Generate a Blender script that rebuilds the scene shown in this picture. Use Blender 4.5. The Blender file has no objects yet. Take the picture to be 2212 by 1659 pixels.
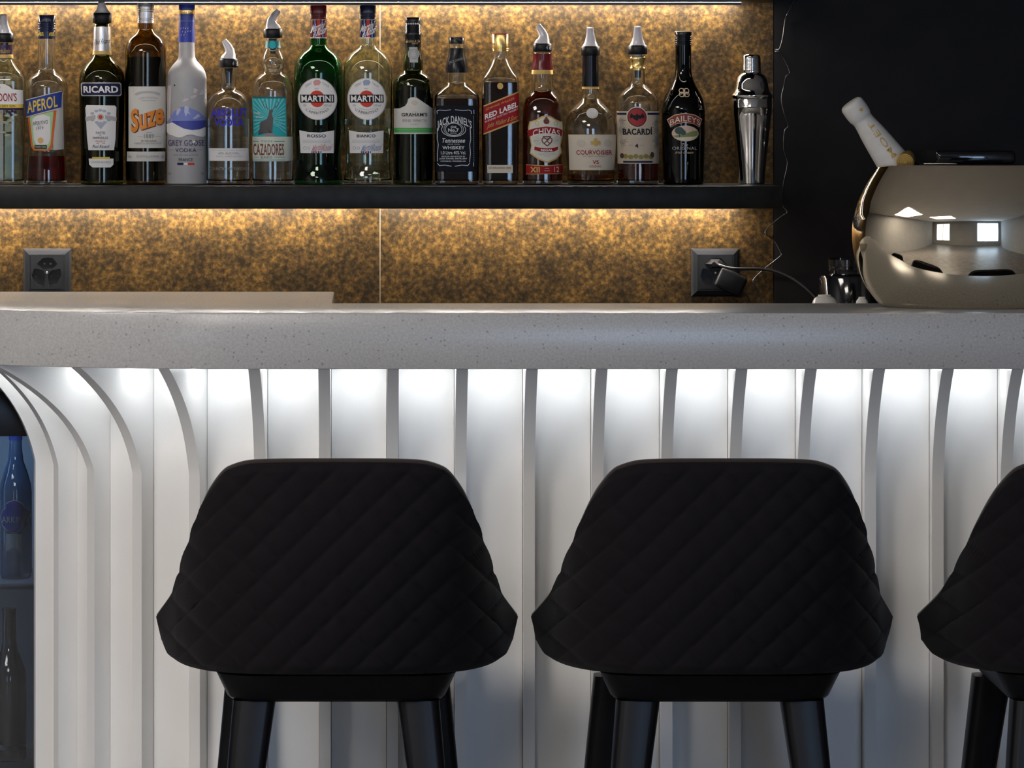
import bpy, bmesh, math, random
from mathutils import Vector, Matrix
random.seed(7)
sc = bpy.context.scene
C = sc.collection
PI = math.pi

# ------------------------------------------------------------------ camera
D, F, XV, YH = 7.0, 9240.0, 800.0, 230.0       # bar edge distance, focal length (px), vanishing point (px)
ZC = 1.10 + 446.0 / 1320.0
cam_d = bpy.data.cameras.new('camera')
cam = bpy.data.objects.new('camera', cam_d); C.objects.link(cam)
cam.location = (0, -D, ZC); cam.rotation_euler = (PI / 2, 0, 0)
cam_d.sensor_width = 36.0; cam_d.sensor_fit = 'HORIZONTAL'
cam_d.lens = 36.0 * F / 2212.0
cam_d.shift_x = (1106.0 - XV) / 2212.0
cam_d.shift_y = -(829.5 - YH) / 2212.0
cam_d.clip_start = 0.05; cam_d.clip_end = 100
sc.camera = cam

# ------------------------------------------------------------------ world, light, exposure
w = bpy.data.worlds.new('world'); sc.world = w; w.use_nodes = True
w.node_tree.nodes['Background'].inputs[0].default_value = (0.02, 0.022, 0.03, 1)
w.node_tree.nodes['Background'].inputs[1].default_value = 0.2
sc.view_settings.view_transform = 'Standard'; sc.view_settings.look = 'None'
sc.view_settings.gamma = 1.0; sc.view_settings.use_curve_mapping = False
sc.view_settings.exposure = 0.0
sc.cycles.max_bounces = 13; sc.cycles.transmission_bounces = 13; sc.cycles.glossy_bounces = 5
sc.cycles.diffuse_bounces = 3; sc.cycles.transparent_max_bounces = 12
sc.cycles.caustics_reflective = False; sc.cycles.caustics_refractive = False
LED_WALL, LED_BAR = 225.0, 23.0       # emission of the shelf strips / the strip under the bar top
LED_FILL = 9.0                     # front strip added under the upper shelf to brighten the bottles
LAMP_L, WINDOW = 112.0, 110.0

def area(name, loc, rot, sx, sy, power, col):
    l = bpy.data.lights.new(name, 'AREA'); l.shape = 'RECTANGLE'; l.size = sx; l.size_y = sy
    l.energy = power; l.color = col
    o = bpy.data.objects.new(name, l); C.objects.link(o); o.location = loc; o.rotation_euler = rot
    return o
# daylight entering by the two windows in the wall behind the camera
area('window_daylight', (2.3, -9.42, 1.35), (PI / 2, 0, 0), 2.0, 1.9, WINDOW * .75, (.45, .66, 1.0))
area('window_daylight', (-2.3, -9.42, 1.35), (PI / 2, 0, 0), 1.5, 1.9, WINDOW * .2, (.80, .88, 1.0))

def PX(x, Y): return (x - XV) * (D + Y) / F
def PZ(y, Y): return ZC - (y - YH) * (D + Y) / F

# ------------------------------------------------------------------ materials
def lin(c):
    if isinstance(c, str):
        c = [int(c[i:i + 2], 16) / 255 for i in (0, 2, 4)]
        return tuple(v / 12.92 if v <= .04045 else ((v + .055) / 1.055) ** 2.4 for v in c)
    return tuple(c)
MATS = {}
def mat(name, col=(.5, .5, .5), rough=.5, metal=0., trans=0., ior=1.45, spec=.5, sheen=0., emit=None, es=0., coat=0., noise=0., nscale=60):
    if name in MATS: return MATS[name]
    m = bpy.data.materials.new(name); m.use_nodes = True
    nt = m.node_tree; b = nt.nodes['Principled BSDF']
    col = lin(col)
    b.inputs['Base Color'].default_value = (*col, 1)
    b.inputs['Roughness'].default_value = rough; b.inputs['Metallic'].default_value = metal
    b.inputs['Transmission Weight'].default_value = trans; b.inputs['IOR'].default_value = ior
    b.inputs['Specular IOR Level'].default_value = spec
    b.inputs['Sheen Weight'].default_value = sheen
    b.inputs['Coat Weight'].default_value = coat
    if emit:
        b.inputs['Emission Color'].default_value = (*lin(emit), 1); b.inputs['Emission Strength'].default_value = es
    if noise:
        tc = nt.nodes.new('ShaderNodeTexCoord'); nz = nt.nodes.new('ShaderNodeTexNoise')
        nz.inputs['Scale'].default_value = nscale; nz.inputs['Detail'].default_value = 4
        rp = nt.nodes.new('ShaderNodeValToRGB')
        rp.color_ramp.elements[0].position = .3; rp.color_ramp.elements[1].position = .7
        rp.color_ramp.elements[0].color = (*[v * (1 - noise) for v in col], 1)
        rp.color_ramp.elements[1].color = (*[min(1, v * (1 + noise)) for v in col], 1)
        nt.links.new(tc.outputs['Object'], nz.inputs['Vector'])
        nt.links.new(nz.outputs['Fac'], rp.inputs['Fac'])
        nt.links.new(rp.outputs['Color'], b.inputs['Base Color'])
    MATS[name] = m
    return m

def glass(name, col, rough=0.0, ior=1.42):
    return mat(name, col, rough=rough, trans=1.0, ior=ior)
def ink(name, col, rough=.5, metal=0.):
    return mat(name, col, rough=.6, metal=metal, spec=.25)

def bronze():
    m = bpy.data.materials.new('oxidised_bronze_laminate'); m.use_nodes = True
    nt = m.node_tree; N = nt.nodes.new; L = nt.links.new; b = nt.nodes['Principled BSDF']
    tc = N('ShaderNodeTexCoord')
    n1 = N('ShaderNodeTexNoise'); n1.inputs['Scale'].default_value = 16; n1.inputs['Detail'].default_value = 5; n1.inputs['Roughness'].default_value = .6
    n2 = N('ShaderNodeTexNoise'); n2.inputs['Scale'].default_value = 105; n2.inputs['Detail'].default_value = 6; n2.inputs['Roughness'].default_value = .65
    n3 = N('ShaderNodeTexNoise'); n3.inputs['Scale'].default_value = 3.0; n3.inputs['Detail'].default_value = 3
    for n in (n1, n2, n3): L(tc.outputs['Object'], n.inputs['Vector'])
    a = N('ShaderNodeMath'); a.operation = 'MULTIPLY_ADD'; a.inputs[1].default_value = .36
    L(n1.outputs['Fac'], a.inputs[0])
    c = N('ShaderNodeMath'); c.operation = 'MULTIPLY'; c.inputs[1].default_value = .64; L(n2.outputs['Fac'], c.inputs[0])
    L(c.outputs[0], a.inputs[2])
    rp = N('ShaderNodeValToRGB'); cr = rp.color_ramp
    cr.elements[0].position = .40; cr.elements[0].color = (.016, .0103, .0048, 1)
    cr.elements[1].position = .66; cr.elements[1].color = (.150, .084, .0225, 1)
    e = cr.elements.new(.48); e.color = (.034, .0205, .0085, 1)
    e = cr.elements.new(.55); e.color = (.070, .0385, .0115, 1)
    L(a.outputs[0], rp.inputs['Fac'])
    L(rp.outputs['Color'], b.inputs['Base Color'])
    b.inputs['Metallic'].default_value = .55
    b.inputs['Specular IOR Level'].default_value = .2
    b.inputs['Roughness'].default_value = .42
    MATS['oxidised_bronze_laminate'] = m
    return m
def quartz():
    m = bpy.data.materials.new('speckled_quartz'); m.use_nodes = True
    nt = m.node_tree; N = nt.nodes.new; L = nt.links.new; b = nt.nodes['Principled BSDF']
    tc = N('ShaderNodeTexCoord')
    v = N('ShaderNodeTexVoronoi'); v.inputs['Scale'].default_value = 130; v.inputs['Randomness'].default_value = 1
    L(tc.outputs['Object'], v.inputs['Vector'])
    r1 = N('ShaderNodeValToRGB'); r1.color_ramp.elements[0].position = .10; r1.color_ramp.elements[1].position = .26
    r1.color_ramp.elements[0].color = (1, 1, 1, 1); r1.color_ramp.elements[1].color = (0, 0, 0, 1)
    L(v.outputs['Distance'], r1.inputs['Fac'])
    sep = N('ShaderNodeSeparateColor'); L(v.outputs['Color'], sep.inputs[0])
    gt = N('ShaderNodeMath'); gt.operation = 'GREATER_THAN'; gt.inputs[1].default_value = .72; L(sep.outputs[0], gt.inputs[0])
    mu = N('ShaderNodeMath'); mu.operation = 'MULTIPLY'; L(gt.outputs[0], mu.inputs[0]); L(r1.outputs['Color'], mu.inputs[1])
    nz = N('ShaderNodeTexNoise'); nz.inputs['Scale'].default_value = 260; nz.inputs['Detail'].default_value = 3
    L(tc.outputs['Object'], nz.inputs['Vector'])
    r2 = N('ShaderNodeValToRGB'); r2.color_ramp.elements[0].color = (.42, .415, .41, 1); r2.color_ramp.elements[1].color = (.50, .495, .49, 1)
    r2.color_ramp.elements[0].position = .35; r2.color_ramp.elements[1].position = .65
    L(nz.outputs['Fac'], r2.inputs['Fac'])
    mx = N('ShaderNodeMix'); mx.data_type = 'RGBA'; L(mu.outputs[0], mx.inputs[0]); L(r2.outputs['Color'], mx.inputs[6])
    mx.inputs[7].default_value = (.26, .255, .26, 1)
    L(mx.outputs[2], b.inputs['Base Color'])
    b.inputs['Roughness'].default_value = .24
    MATS['speckled_quartz'] = m
    return m
BRONZE, QUARTZ = bronze(), quartz()
WHITE = mat('white_satin_lacquer', (.80, .80, .79), rough=.38, noise=.02, nscale=8)
DARKLAM = mat('dark_shelf_laminate', (.010, .0098, .009), spec=.25, rough=.4, noise=.45, nscale=45)
BLACKP = mat('black_plastic', (.006, .006, .007), spec=.3, rough=.38)
BLACKG = mat('black_gloss', (.006, .006, .008), rough=.08, coat=.5)
ANTHR = mat('anthracite_plastic', (.008, .0084, .0100), spec=.2, rough=.4)
STEEL = mat('polished_steel', (.72, .70, .67), rough=.07, metal=1)
CHROME = mat('champagne_chrome', (.90, .80, .62), rough=.035, metal=1)
FABRIC = mat('black_quilted_fabric', (.0044, .0033, .0047), spec=.2, rough=.85, sheen=.05, noise=.2, nscale=300)
PIPING = mat('backlit_black_piping', (.022, .014, .012), rough=.95, sheen=.5, noise=.4, nscale=900)  # lighter brown puts the backlight along the rim into the colour
LEGM = mat('black_lacquered_wood', (.0025, .0025, .004), spec=.3, rough=.36, noise=.3, nscale=30)
LEDW = mat('led_wall_light', (1, 1, 1), emit=(1.0, .93, .84), es=LED_WALL)
LEDF = mat('led_fill_light', (1, 1, 1), emit=(1.0, .95, .90), es=LED_FILL)
LEDB = mat('led_bar_light', (1, 1, 1), emit=(.96, .98, 1.0), es=LED_BAR)

# ------------------------------------------------------------------ mesh helpers
def mk(name, verts, faces, m=None, parent=None, smooth=False, angle=None, loc=None):
    me = bpy.data.meshes.new(name); me.from_pydata(verts, [], faces); me.validate(); me.update()
    bm = bmesh.new(); bm.from_mesh(me); bmesh.ops.recalc_face_normals(bm, faces=bm.faces); bm.to_mesh(me); bm.free()
    return fin_obj(name, me, m, parent, smooth, angle, loc)
def fin_obj(name, me, m=None, parent=None, smooth=False, angle=None, loc=None):
    if smooth:
        me.polygons.foreach_set('use_smooth', [True] * len(me.polygons))
        if angle: me.set_sharp_from_angle(angle=math.radians(angle))
    if m: me.materials.append(m)
    o = bpy.data.objects.new(name, me); C.objects.link(o)
    if parent: o.parent = parent
    if loc: o.location = loc
    return o
def tag(o, label=None, cat=None, group=None, kind=None):
    if label: o['label'] = label
    if cat: o['category'] = cat
    if group: o['group'] = group
    if kind: o['kind'] = kind
    return o
def thing(name, label, cat, loc=(0, 0, 0), rot=(0, 0, 0), group=None, kind=None):
    o = bpy.data.objects.new(name, None); C.objects.link(o); o.empty_display_size = .05
    o.location = loc; o.rotation_euler = rot
    return tag(o, label, cat, group, kind)
def box_bm(x0, x1, y0, y1, z0, z1, bev=0, seg=2, bm=None):
    own = bm is None
    bm2 = bmesh.new()
    bmesh.ops.create_cube(bm2, size=1, matrix=Matrix.Translation(((x0 + x1) / 2, (y0 + y1) / 2, (z0 + z1) / 2)) @ Matrix.Diagonal((x1 - x0, y1 - y0, z1 - z0, 1)))
    if bev: bmesh.ops.bevel(bm2, geom=list(bm2.edges), offset=bev, segments=seg, profile=.5, affect='EDGES')
    if own: return bm2
    me = bpy.data.meshes.new('tmp'); bm2.to_mesh(me); bm2.free(); bm.from_mesh(me); bpy.data.meshes.remove(me)
    return bm
def bm_obj(name, bm, m=None, parent=None, smooth=False, angle=30, loc=None):
    me = bpy.data.meshes.new(name); bm.to_mesh(me); bm.free()
    return fin_obj(name, me, m, parent, smooth, angle, loc)
def box(name, x0, x1, y0, y1, z0, z1, m, parent=None, bev=0, seg=2):
    return bm_obj(name, box_bm(x0, x1, y0, y1, z0, z1, bev, seg), m, parent, smooth=bool(bev))
def prism(name, pts, z0, z1, m, parent=None, bev=0, axis='z', smooth=False):
    """pts: 2-D outline extruded along an axis (z: XY outline; y: XZ outline)"""
    bm = bmesh.new()
    f = (lambda p, h: (p[0], p[1], h)) if axis == 'z' else ((lambda p, h: (p[0], h, p[1])) if axis == 'y' else (lambda p, h: (h, p[0], p[1])))
    a = [bm.verts.new(f(p, z0)) for p in pts]; b = [bm.verts.new(f(p, z1)) for p in pts]
    n = len(pts)
    bm.faces.new(a); bm.faces.new(b[::-1])
    for i in range(n): bm.faces.new((a[i], b[i], b[(i + 1) % n], a[(i + 1) % n]))
    bmesh.ops.recalc_face_normals(bm, faces=bm.faces)
    if bev:
        es = [e for e in bm.edges if len(e.link_faces) == 2 and e.calc_face_angle(0) > .6]
        bmesh.ops.bevel(bm, geom=es, offset=bev, segments=2, profile=.5, affect='EDGES')
    bmesh.ops.triangulate(bm, faces=[f_ for f_ in bm.faces if len(f_.verts) > 4])
    return bm_obj(name, bm, m, parent, smooth=smooth or bool(bev), angle=28)
def catmull(pts, n=8):
    P = [Vector(p) for p in pts]; out = []
    for i in range(len(P) - 1):
        p0 = P[max(i - 1, 0)]; p1 = P[i]; p2 = P[i + 1]; p3 = P[min(i + 2, len(P) - 1)]
        for k in range(n):
            t = k / n
            out.append(.5 * ((2 * p1) + (p2 - p0) * t + (2 * p0 - 5 * p1 + 4 * p2 - p3) * t * t + (3 * p1 - p0 - 3 * p2 + p3) * t ** 3))
    out.append(P[-1]); return out
def tube_geo(path, rad, seg=10, cap=True):
    P = [Vector(p) for p in path]; R = rad if isinstance(rad, (list, tuple)) else [rad] * len(P)
    V = []; Fc = []
    up = Vector((0, 1, 0))
    t0 = (P[1] - P[0]).normalized()
    if abs(t0.dot(up)) > .9: up = Vector((1, 0, 0))
    nrm = (up - t0 * up.dot(t0)).normalized()
    for i, p in enumerate(P):
        t = (P[min(i + 1, len(P) - 1)] - P[max(i - 1, 0)]).normalized()
        nrm = (nrm - t * nrm.dot(t)).normalized(); bn = t.cross(nrm)
        for k in range(seg):
            a = 2 * PI * k / seg
            V.append(p + (nrm * math.cos(a) + bn * math.sin(a)) * R[i])
    for i in range(len(P) - 1):
        for k in range(seg):
            k2 = (k + 1) % seg
            Fc.append((i * seg + k, i * seg + k2, (i + 1) * seg + k2, (i + 1) * seg + k))
    if cap:
        Fc.append(tuple(range(seg))[::-1]); Fc.append(tuple((len(P) - 1) * seg + k for k in range(seg)))
    return V, Fc
def tube(name, path, rad, m, parent=None, seg=10):
    V, Fc = tube_geo(path, rad, seg)
    return mk(name, V, Fc, m, parent, smooth=True, angle=50)
def lathe_geo(prof, seg=40, n=None, dy=1.0, c=(0, 0)):
    """prof [(r,z)] closed of revolution; n(z) superellipse exponent"""
    V = []; Fc = []; rings = []
    for r, z in prof:
        if r < 1e-6:
            rings.append([len(V)]); V.append((c[0], c[1], z)); continue
        ring = []; e = 2.0 / (n(z) if n else 2.0)
        for k in range(seg):
            a = 2 * PI * k / seg; ca, sa = math.cos(a), math.sin(a)
            x = r * math.copysign(abs(ca) ** e, ca); y = r * dy * math.copysign(abs(sa) ** e, sa)
            ring.append(len(V)); V.append((c[0] + x, c[1] + y, z))
        rings.append(ring)
    for a, b in zip(rings, rings[1:]):
        if len(a) == 1 and len(b) == 1: continue
        if len(a) == 1:
            for k in range(seg): Fc.append((a[0], b[k], b[(k + 1) % seg]))
        elif len(b) == 1:
            for k in range(seg): Fc.append((a[k], b[0], a[(k + 1) % seg]))
        else:
            for k in range(seg): k2 = (k + 1) % seg; Fc.append((a[k], b[k], b[k2], a[k2]))
    return V, Fc
def lathe(name, prof, m, parent=None, seg=40, n=None, dy=1.0, c=(0, 0), angle=35):
    V, Fc = lathe_geo(prof, seg, n, dy, c)
    return mk(name, V, Fc, m, parent, smooth=True, angle=angle)
def pchip(xs, ys):
    n = len(xs); h = [xs[i + 1] - xs[i] for i in range(n - 1)]; d = [(ys[i + 1] - ys[i]) / h[i] for i in range(n - 1)]
    m = [d[0]] + [0 if d[i - 1] * d[i] <= 0 else 2 * d[i - 1] * d[i] / (d[i - 1] + d[i]) for i in range(1, n - 1)] + [d[-1]]
    def f(x):
        if x <= xs[0]: return ys[0]
        if x >= xs[-1]: return ys[-1]
        i = 0
        while xs[i + 1] < x: i += 1
        t = (x - xs[i]) / h[i]
        return ys[i] * (1 + 2 * t) * (1 - t) ** 2 + m[i] * h[i] * t * (1 - t) ** 2 + ys[i + 1] * t * t * (3 - 2 * t) + m[i + 1] * h[i] * t * t * (t - 1)
    return f
_font = {}
def text_mesh(s, bold=0.0, res=3):
    """flat mesh of the built-in font, scaled to the unit box"""
    cu = bpy.data.curves.new('t', 'FONT'); cu.body = s; cu.offset = bold; cu.resolution_u = res; cu.space_character = 1.05
    ob = bpy.data.objects.new('t', cu)
    me = bpy.data.meshes.new_from_object(ob)
    bpy.data.objects.remove(ob); bpy.data.curves.remove(cu)
    bm = bmesh.new(); bm.from_mesh(me); bpy.data.meshes.remove(me)
    xs = [v.co.x for v in bm.verts]; ys = [v.co.y for v in bm.verts]
    x0, x1, y0, y1 = min(xs), max(xs), min(ys), max(ys)
    for v in bm.verts: v.co = ((v.co.x - x0) / (x1 - x0), (v.co.y - y0) / (y1 - y0), 0)
    return bm
def poly_bm(pts):
    bm = bmesh.new(); bm.faces.new([bm.verts.new((p[0], p[1], 0)) for p in pts])
    bmesh.ops.triangulate(bm, faces=list(bm.faces)); return bm
def ellipse(cx, cy, rx, ry=None, n=36, a0=0, a1=360):
    ry = ry or rx
    full = abs(a1 - a0) >= 360
    return [(cx + rx * math.cos(math.radians(a0 + (a1 - a0) * k / (n if full else n - 1))), cy + ry * math.sin(math.radians(a0 + (a1 - a0) * k / (n if full else n - 1)))) for k in range(n)]
def rect(x0, x1, y0, y1): return [(x0, y0), (x1, y0), (x1, y1), (x0, y1)]
def slice_bm(bm, step_x, step_y=None):
    for ax, st in ((0, step_x), (1, step_y)):
        if not st or not bm.verts: continue
        lo = min(v.co[ax] for v in bm.verts); hi = max(v.co[ax] for v in bm.verts)
        k = math.floor(lo / st) + 1
        while k * st < hi:
            no = (1, 0, 0) if ax == 0 else (0, 1, 0); co = (k * st, 0, 0) if ax == 0 else (0, k * st, 0)
            bmesh.ops.bisect_plane(bm, geom=bm.verts[:] + bm.edges[:] + bm.faces[:], plane_co=co, plane_no=no, dist=1e-5)
            k += 1

# ------------------------------------------------------------------ the room
RX0, RX1, RY0, WALLY, RZ = -3.6, 3.6, -9.5, 1.36, 2.7
PLASTER = mat('grey_plaster', (.30, .295, .29), rough=.85, noise=.06, nscale=3)
CEILM = mat('ceiling_plaster', (.72, .70, .67), rough=.9, noise=.04, nscale=2)
FLOORM = mat('floor_stone', (.16, .15, .145), rough=.4, noise=.3, nscale=5)
tag(box('floor', RX0, RX1, RY0, WALLY + .1, -.1, 0, FLOORM), 'dark stone floor in front of the bar', kind='structure')
tag(box('ceiling', RX0, RX1, RY0, WALLY + .1, RZ, RZ + .1, CEILM), 'pale plaster ceiling over the bar room', kind='structure')
tag(box('wall_left', RX0 - .1, RX0, RY0, WALLY + .1, 0, RZ, PLASTER), 'grey plaster side wall', kind='structure')
tag(box('wall_right', RX1, RX1 + .1, RY0, WALLY + .1, 0, RZ, PLASTER), 'grey plaster side wall', kind='structure')
tag(box('wall_rear', RX0, RX1, RY0 - .1, RY0, 0, RZ, PLASTER), 'grey plaster wall with windows', kind='structure')
FRAMEM = mat('window_frame_grey', (.25, .25, .26), rough=.4)
for k, (cx, ww) in enumerate(((2.3, 2.0), (-2.3, 1.5))):
    wf = thing('window_%d' % (k + 1), 'tall window in the wall opposite the bar', None, (cx, RY0, 0), kind='structure')
    for a in (-ww / 2 - .03, ww / 2 + .03, 0):
        box('frame', a - .03, a + .03, .0, .09, .36, 2.34, FRAMEM, wf)
    for z in (.37, 2.33): box('frame', -ww / 2 - .06, ww / 2 + .06, .0, .09, z - .03, z + .03, FRAMEM, wf)
# back wall: bronze panels on a dark backing
wb = box('wall_back', RX0, RX1, WALLY + .012, WALLY + .11, 0, RZ, mat('dark_backing', (.01, .01, .01), rough=.8))
tag(wb, 'mottled bronze panelled wall behind the bottle shelves', kind='structure')
DARKWALL = mat('dark_brown_laminate', (.0040, .0030, .0032), spec=.2, rough=.55, noise=.5, nscale=14)
seams = [RX0, PX(-420, WALLY), PX(821, WALLY), PX(1671, WALLY), PX(2560, WALLY), RX1]
for i in range(len(seams) - 1):
    box('wall_panel', seams[i] + .0007, seams[i + 1] - .0007, WALLY, WALLY + .012, 0, RZ, BRONZE if i < 3 else DARKWALL, wb)
SEAM = mat('seam_glint_metal', (.30, .25, .19), rough=.4, metal=.4)  # paler line: the panel edge catching light, put into the colour
for i in (1, 2):
    box('seam_glint', seams[i] - .0006, seams[i] + .0006, WALLY - .0004, WALLY + .012, 0, RZ, SEAM, wb)
# a square ceiling lamp left of the photographer, plus one added to soften shadows
for lx, ly, lab in ((-2.1, -2.6, 'large square flush ceiling lamp nearest the drinks fridge'), (-.9, -5.2, 'large square ceiling lamp added farther out in the room to soften shadows')):
    cl = thing('ceiling_light', lab, 'lamp', (lx, ly, RZ))
    box('housing', -.72, .72, -.72, .72, -.05, 0, mat('lamp_housing', (.6, .6, .6), rough=.4), cl, bev=.008)
    box('diffuser', -.68, .68, -.68, .68, -.056, -.048, mat('lamp_diffuser', (1, 1, 1), emit=(1.0, .93, .87), es=LAMP_L / 6), cl)

# ------------------------------------------------------------------ bar: worktop, fins, panels
CT, CTH = 1.10, 121.5 / 1320.0
CB = CT - CTH
X0C, RC = PX(510, 0), .80
def counter_edge(X):
    """front edge Y of the worktop for a given X"""
    if X >= X0C: return 0.0
    dx = X0C - X
    return RC - math.sqrt(RC * RC - min(dx, .62) ** 2)
YB1, YB2 = .346, .805
XSTEP = PX(717.5, YB1)
out = [(1.75, 0.0)]
for k in range(0, 33):
    X = X0C - .62 * k / 32; out.append((X, counter_edge(X)))
ye = out[-1][1]
out += [(-1.75, ye), (-1.75, YB2), (XSTEP, YB2), (XSTEP, YB1), (1.75, YB1)]
wt = prism('bar_worktop', out, CB, CT, QUARTZ, bev=.0022)
tag(wt, 'thick pale grey speckled stone bar top', 'countertop')
bf = thing('panelled_bar', 'white bar front of panels and curved vertical fins, lit from above', 'bar counter', (0, 0, 0))
FE, D0, FT = .13, .035, .0192      # fin edge Y, fin depth over panel, fin thickness
RF = .437; XC = PX(592, FE); YCC = FE + RF
Z1 = PZ(1030, FE)
fin_px_front = [702, 848, 995, 1143, 1291, 1440, 1588, 1735, 1880, 2026, 2174, 2321, 2468, 2615, 2762, 2909]
S = .1136
def arc_pt(th, r): return Vector((XC - r * math.sin(th), YCC - r * math.cos(th), 0))
# frames: (edge point, outward dir)
frames = []
for px in fin_px_front[::-1]: frames.append((Vector((PX(px, FE), FE, 0)), Vector((0, -1, 0)), 0.0))
for px in (562, 420, 296, 196, 121, 75):
    lo, hi = -.2, 1.55
    for _ in range(50):
        th = (lo + hi) / 2; p = arc_pt(th, RF)
        if XV + p.x * F / (D + p.y) > px: lo = th
        else: hi = th
    frames.append((arc_pt(th, RF), Vector((-math.sin(th), -math.cos(th), 0)), th))
def fin_profile(over):
    pr = [(-.012 - D0, .06), (0, .06), (0, Z1)]
    for k in range(1, 17):
        t = k / 16; h = .35 * t + .65 * t ** 2.4
        pr.append((over * h, Z1 + (CB - Z1) * t))
    pr.append((-.012 - D0, CB)); return pr
for p, d, th in frames:
    # distance from the fin edge to the worktop edge along the fin direction
    s = 0.0
    while s < .5:
        q = p + d * s
        if q.y <= counter_edge(q.x) + .004: break
        s += .001
    over = s if th < .95 else (.1335 if th < 1.2 else .123)
    pr = fin_profile(over); side = Vector((-d.y, d.x, 0))
    V = []; n = len(pr)
    for sg in (-.5, .5):
        for u, z in pr:
            v = p + d * u + side * FT * sg; V.append((v.x, v.y, z))
    Fc = [tuple(range(n))[::-1], tuple(range(n, 2 * n))] + [(i, (i + 1) % n, n + (i + 1) % n, n + i) for i in range(n)]
    mk('fin', V, Fc, WHITE, bf, smooth=True, angle=24)
# panels between neighbouring fins
def panel_path(i):
    (p, d, th), (q, e, ph) = frames[i], frames[i + 1]
    sp = Vector((-d.y, d.x, 0)); sq = Vector((-e.y, e.x, 0))
    if th == 0 and ph == 0:
        a = p - d * D0 - Vector((FT / 2 + .0008, 0, 0)); b = q - e * D0 + Vector((FT / 2 + .0008, 0, 0)); return [a, b]
    if th == 0:
        a = p - d * D0 - Vector((FT / 2 + .0008, 0, 0)); r = RF - D0
        g = (FT / 2 + .0008) / r
        return [a, Vector((XC, YCC - r, 0))] + [arc_pt((ph - g) * k / 3, r) for k in range(1, 4)]
    r = RF - D0; g = (FT / 2 + .0008) / r
    return [arc_pt(th + g + (ph - g - th - g) * k / 5, r) for k in range(6)]
def strip_solid(name, path, off0, off1, z0, z1, m, parent):
    """a solid following a path; off: distance along the outward side"""
    V = []; n = len(path)
    for i, p in enumerate(path):
        t = (path[min(i + 1, n - 1)] - path[max(i - 1, 0)]).normalized(); no = Vector((-t.y, t.x, 0))
        if no.y > 0 and abs(no.y) > .3: no = -no
        if abs(no.y) <= .3 and no.x > 0: no = -no
        for o_ in (off0, off1):
            for z in (z0, z1): V.append((p.x + no.x * o_, p.y + no.y * o_, z))
    Fc = [(0, 1, 3, 2), (4 * n - 4, 4 * n - 2, 4 * n - 1, 4 * n - 3)]
    for i in range(n - 1):
        a, b = 4 * i, 4 * i + 4
        Fc += [(a, b, b + 1, a + 1), (a + 1, b + 1, b + 3, a + 3), (a + 3, b + 3, b + 2, a + 2), (a + 2, b + 2, b, a)]
    return mk(name, V, Fc, m, parent, smooth=True, angle=30)
for i in range(len(frames) - 1):
    pth = panel_path(i)
    strip_solid('panel', pth, -.012, 0, .06, CB, WHITE, bf)
    # LED strip under the worktop in every bay
    a, b = pth[0], pth[-1]
    if len(pth) == 2:
        dd = (b - a).normalized() * .006; lp = [a + dd, b - dd]
    else: lp = pth
    o = strip_solid('led_strip', lp, .058, .070, CB - .005, CB - .0005, LEDB, bf)
# closing panel past the last fin, plinth and body behind the panels
p, d, th = frames[-1]
strip_solid('panel', [arc_pt(th + .03 + k * .03, RF - D0) for k in range(4)], -.012, 0, .06, CB, WHITE, bf)
PLINTH = mat('plinth_dark', (.03, .03, .03), rough=.5)
box('bar_body', -.10, 1.75, .182, .34, .0, CB - .001, WHITE, bf)
box('plinth', -.10, 1.75, .15, .181, 0, .058, PLINTH, bf)
# service cabinet carrying the deep part of the worktop
sv = thing('service_cabinet', 'white service cabinet under the deep left part of the bar top', 'cabinet', (0, 0, 0))
box('body', -.44, XSTEP - .01, .36, .79, 0, CB - .001, WHITE, sv)

# ------------------------------------------------------------------ back counter (behind the bar)
bc = thing('back_counter', 'low dark worktop behind the bar carrying the coffee machines', 'counter', (0, 0, 0))
box('top', -1.75, 3.0, .90, WALLY - .001, .955, .985, DARKLAM, bc, bev=.002)
box('body', -1.75, 3.0, .94, WALLY - .001, 0, .954, mat('dark_cabinet', (.03, .028, .026), rough=.5), bc)

# ------------------------------------------------------------------ shelves with LED strips
SHF, YBOT = 1.03, 1.22
ZS = PZ(402, SHF); ZSB = PZ(450.5, SHF)
XSR = PX(1691, SHF)
LIPM = mat('led_shield_aluminium', (.10, .10, .105), rough=.5)  # lips added to screen the LED strips
sh = thing('bottle_shelf', 'long dark wall shelf carrying the row of bottles', 'shelf', (0, 0, 0))
box('board', -1.75, XSR, SHF, WALLY - .0005, ZSB, ZS, DARKLAM, sh, bev=.0015)
for x0, x1 in ((-1.7, PX(770, WALLY)), (PX(822, WALLY), PX(1590, WALLY))):
    box('led_strip', x0, x1, WALLY - .050, WALLY - .036, ZSB - .0016, ZSB - .0003, LEDW, sh)
    box('led_shield', x0, x1, WALLY - .0555, WALLY - .054, ZSB - .0072, ZSB - .0003, LIPM, sh)  # added lip, keeps the strip's direct light off the bar top
ZU = PZ(-3, SHF)
su = thing('upper_shelf', 'upper wall shelf whose lit underside shows along the top', 'shelf', (0, 0, 0))
box('board', -1.75, PX(1692, SHF), SHF, WALLY - .0005, ZU, ZU + .043, DARKLAM, su, bev=.0015)
box('led_strip', -1.7, PX(1596, WALLY), WALLY - .050, WALLY - .036, ZU - .002, ZU - .0003, LEDW, su)
box('led_shield', -1.7, PX(1596, WALLY), WALLY - .0555, WALLY - .054, ZU - .0056, ZU - .0003, LIPM, su)
box('led_strip', -1.7, PX(1600, SHF), SHF + .030, SHF + .040, ZU - .003, ZU - .0003, LEDF, su)  # second strip, added as fill for the bottle fronts
box('led_shield', -1.7, PX(1600, SHF), SHF + .0255, SHF + .0270, ZU - .0052, ZU - .0003, LIPM, su)
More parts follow.
